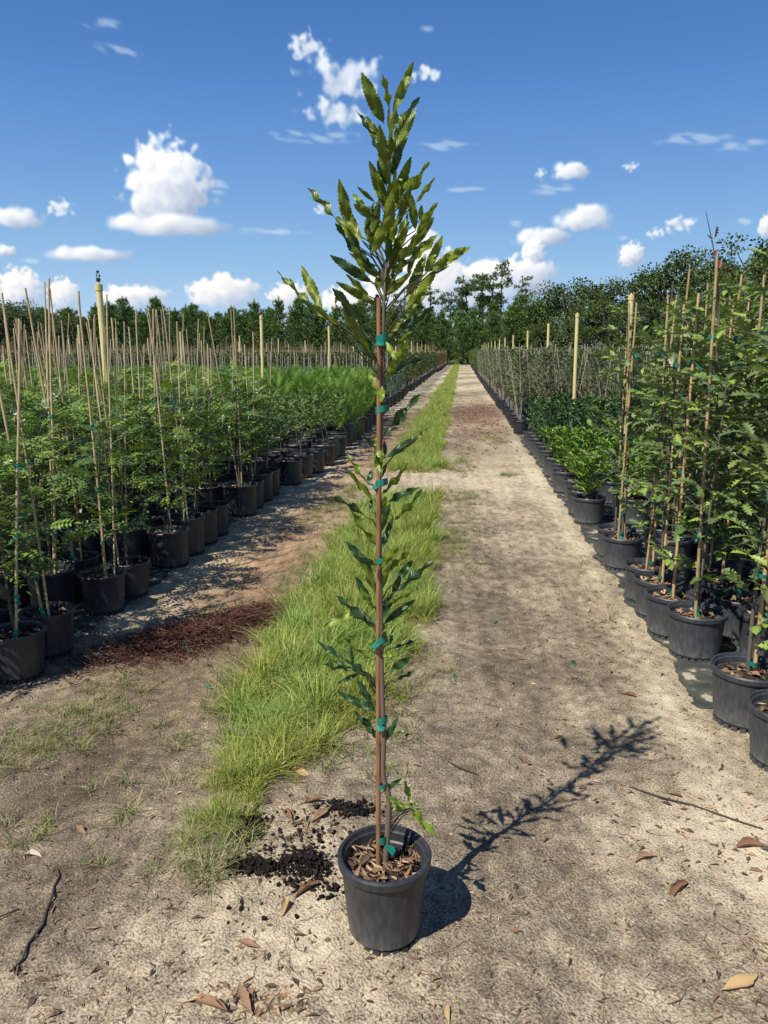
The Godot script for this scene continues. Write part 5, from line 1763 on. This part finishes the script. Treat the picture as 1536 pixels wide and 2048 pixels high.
	# a long bent twig at lower left, a few smaller ones
	for t in [[[-1.24, -1.97, -1.21, -1.93, -1.20, -1.88, -1.175, -1.83, -1.17, -1.78, -1.15, -1.73, -1.153, -1.66, -1.14, -1.61, -1.15, -1.57], 0.0036, "long dark bent twig lying on the crust at lower left"], [[-1.25, -1.78, -1.32, -1.72, -1.37, -1.66, -1.44, -1.62], 0.003, "short dark twig beside the long bent one"], [[0.66, -2.62, 0.76, -2.55, 0.86, -2.53, 0.98, -2.44, 1.06, -2.40], 0.0035, "thin brown twig on pale sand near the right edge"], [[-0.02, -2.72, 0.02, -2.66, 0.1, -2.64], 0.003, "short dark twig behind the chestnut stake"], [[0.26, -3.0, 0.25, -2.86, 0.30, -2.72], 0.0025, "thin pale twig right of the chestnut"], [[0.72, -1.98, 0.80, -1.90, 0.83, -1.80], 0.0025, "fine curved twig at the lower right"]]:
		var s := Shape.new()
		var p := []
		var r := []
		var n: int = t[0].size() / 2
		for k in n:
			p.append(Vector3(t[0][k * 2], ground_height(t[0][k * 2], t[0][k * 2 + 1]) + t[1] + (0.006 if k % 2 else 0.0), t[0][k * 2 + 1]))
			r.append(t[1] * (0.6 + 0.5 * sin(PI * (k + 0.4) / n)))
		s.tube(p, r, 6, Color(0.06, 0.047, 0.04) if t[1] > 0.0026 else Color(0.24, 0.18, 0.12))
		tag(part("twig", s.mesh(M.wood), self), t[2], "twig")
	# scraps of green tape
	for t in [[-0.01, -3.51, "scrap of green tape on the track right of the grass"], [0.23, -4.33, "tiny scrap of green tape far along the right track"], [0.62, -3.76, "scrap of green tape near the right edge pots"], [-1.49, -4.42, "green tape scrap at the back of the root heap"], [-1.48, -4.12, "green tape scrap in the middle of the root heap"], [-1.28, -4.15, "green tape scrap at the right of the root heap"], [-1.34, -3.93, "long green tape scrap on the front of the root heap"], [-1.88, -3.9, "green tape scrap left of the root heap"], [-1.47, -3.74, "green tape scrap below the root heap"], [-1.18, -3.26, "bluish green tape scrap on the crust below the heap"]]:
		var s := Shape.new()
		tape(s, Vector3(0, 0.006, 0), 0.010, 0.012, 0.04)
		var heap := blob(t[0], t[1], -1.44, -4.02, 0.4, 0.4) * 0.06
		var o := part("tape_scrap", s.mesh(M.tape), self)
		o.transform = Transform3D(Basis.from_euler(Vector3(rnd(0.8, 1.6), rnd(0, TAU), 0)), Vector3(t[0], ground_height(t[0], t[1]) + 0.008 + heap, t[1]))
		tag(o, t[2], "tape scrap")


# ---------------------------------------------------------------- the chestnut-leaved sapling in the middle
func build_chestnut() -> void:
	var base := Vector3(-0.183, 0.002, -1.812)
	var o := thing("potted_chestnut_tree", "slender sawtooth-leaved young tree in a black pot standing on the lane", "potted tree", base)
	var pot := part("pot", pot_shape(0.121, 0.100, 0.252, 64).mesh(M.worn), o)
	var soil := part("soil", soil_shape(0.103, 0.196, 7).mesh(M.soil), o)
	var chips := []
	var cols := [Color(0.21, 0.13, 0.08), Color(0.34, 0.23, 0.145), Color(0.12, 0.078, 0.055), Color(0.46, 0.33, 0.21), Color(0.27, 0.17, 0.105)]
	for k in 10:
		var s := Shape.new()
		s.put(dead_leaf(41 + k, 0.5 + 0.15 * k), Transform3D.IDENTITY, cols[k % 5])
		chips.append(s.mesh(M.dry))
	for k in 130:
		var a := rnd(0, TAU)
		var r := 0.098 * sqrt(rng.randf())
		var x := facing(Vector3(cos(a) * r, 0.210 - 0.004 * r + rnd(-0.004, 0.012), sin(a) * r), rough_dir() * Vector3(1, 0.5, 1), Vector3(rnd(-0.9, 0.9), 1, rnd(-0.9, 0.9)), rnd(0.022, 0.062))
		part("bark_chip", chips[rng.randi() % 10], soil, x)
	# stake and stem
	var s := Shape.new()
	cane(s, Vector3(-0.017, 0.17, -0.004), Vector3(-0.015, 1.722, -0.010), 0.0070, Color(0.30, 0.155, 0.075), 12)
	part("stake", s.mesh(M.cane), o)
	s = Shape.new()
	var pts := []
	var rad := []
	for k in STEM_LINE.size() / 3:
		var p := Vector3(STEM_LINE[k * 3] + 4, STEM_LINE[k * 3 + 1], STEM_LINE[k * 3 + 2] + 6) * 0.001 - base
		pts.append(p)
		rad.append(lerpf(0.0085, 0.0016, clampf((p.y - 0.2) / 2.0, 0, 1)))
	# fill in so that the bends are round
	var fine := []
	var fr := []
	for k in pts.size() - 1:
		for q in 4:
			var t := q / 4.0
			var p: Vector3 = pts[k].cubic_interpolate(pts[k + 1], pts[maxi(k - 1, 0)], pts[mini(k + 2, pts.size() - 1)], t)
			fine.append(p)
			fr.append(lerpf(rad[k], rad[k + 1], t) * (1.25 if absf(p.y - 0.375) < 0.014 else 1.0))
	fine.append(pts[-1])
	fr.append(rad[-1])
	s.tube(fine, fr, 12, Color(0.155, 0.115, 0.08))
	var stem := part("stem", s.mesh(M.wood), o)
	for k in TWIGS.size() / 6:
		var a := Vector3(TWIGS[k * 6], TWIGS[k * 6 + 1], TWIGS[k * 6 + 2]) * 0.001 - base
		var b := Vector3(TWIGS[k * 6 + 3], TWIGS[k * 6 + 4], TWIGS[k * 6 + 5]) * 0.001 - base
		var tw := Shape.new()
		tw.tube([a, a.lerp(b, 0.5) + Vector3(0, 0.012, 0), b], [0.0020, 0.0016, 0.0011], 6, Color(0.075, 0.07, 0.035))
		part("twig", tw.mesh(M.wood), stem)
	for t in [[0.262, 0.03, 0.020], [0.427, 0.0, 0.012], [0.620, 0.012, 0.020], [0.845, 0.018, 0.018], [1.060, 0.0, 0.015], [1.260, 0.012, 0.016], [1.440, 0.0, 0.016], [1.605, 0.022, 0.020]]:
		var tp := Shape.new()
		var mid := Vector3(-0.008, t[0] + 0.02, -0.010)
		tape(tp, mid, 0.0155, t[2], t[1])
		part("tie", tp.mesh(M.tape), o)
	# leaves
	var tex := leaf_texture()
	var mats := []
	for c in [Color(0.060, 0.130, 0.056), Color(0.230, 0.275, 0.032), Color(0.350, 0.380, 0.042), Color(0.46, 0.55, 0.10)]:
		var m := leaf_mat(0.36, 0.55, Color(0.66, 0.70, 0.14))
		m.vertex_color_use_as_albedo = false
		m.albedo_color = (c as Color).linear_to_srgb()
		m.albedo_texture = tex[0]
		m.normal_enabled = true
		m.normal_texture = tex[1]
		m.normal_scale = 0.45
		mats.append(m)
	var forms := []
	for k in 6:
		var row := []
		for m in mats:
			var am := long_leaf([0.15, 0.45, -0.25, 0.7, 0.3, 0.05][k], 0.22, 90 + k).duplicate() as ArrayMesh
			am.surface_set_material(0, m)
			row.append(am)
		forms.append(row)
	var eye := Vector3(0, 1.6, 0) - base
	for list in [UPPER_LEAVES, LOWER_LEAVES]:
		for k in list.size() / 9:
			var q: int = k * 9
			var b := Vector3(list[q], list[q + 1], list[q + 2]) * 0.001 - base
			var e := Vector3(list[q + 3], list[q + 4], list[q + 5]) * 0.001 - base
			var z := e - b
			var l := z.length()
			z /= l
			var y := (eye - b).normalized()
			y = (y - z * y.dot(z)).normalized().rotated(z, list[q + 7] * 0.01)
			if y.y < 0.0:
				y = -y
			var x := y.cross(z)
			part("leaf", forms[(k * 5 + list[q + 6]) % 6][list[q + 8]], o, Transform3D(Basis(x * list[q + 6] * 0.001, y * l, z * l), b))
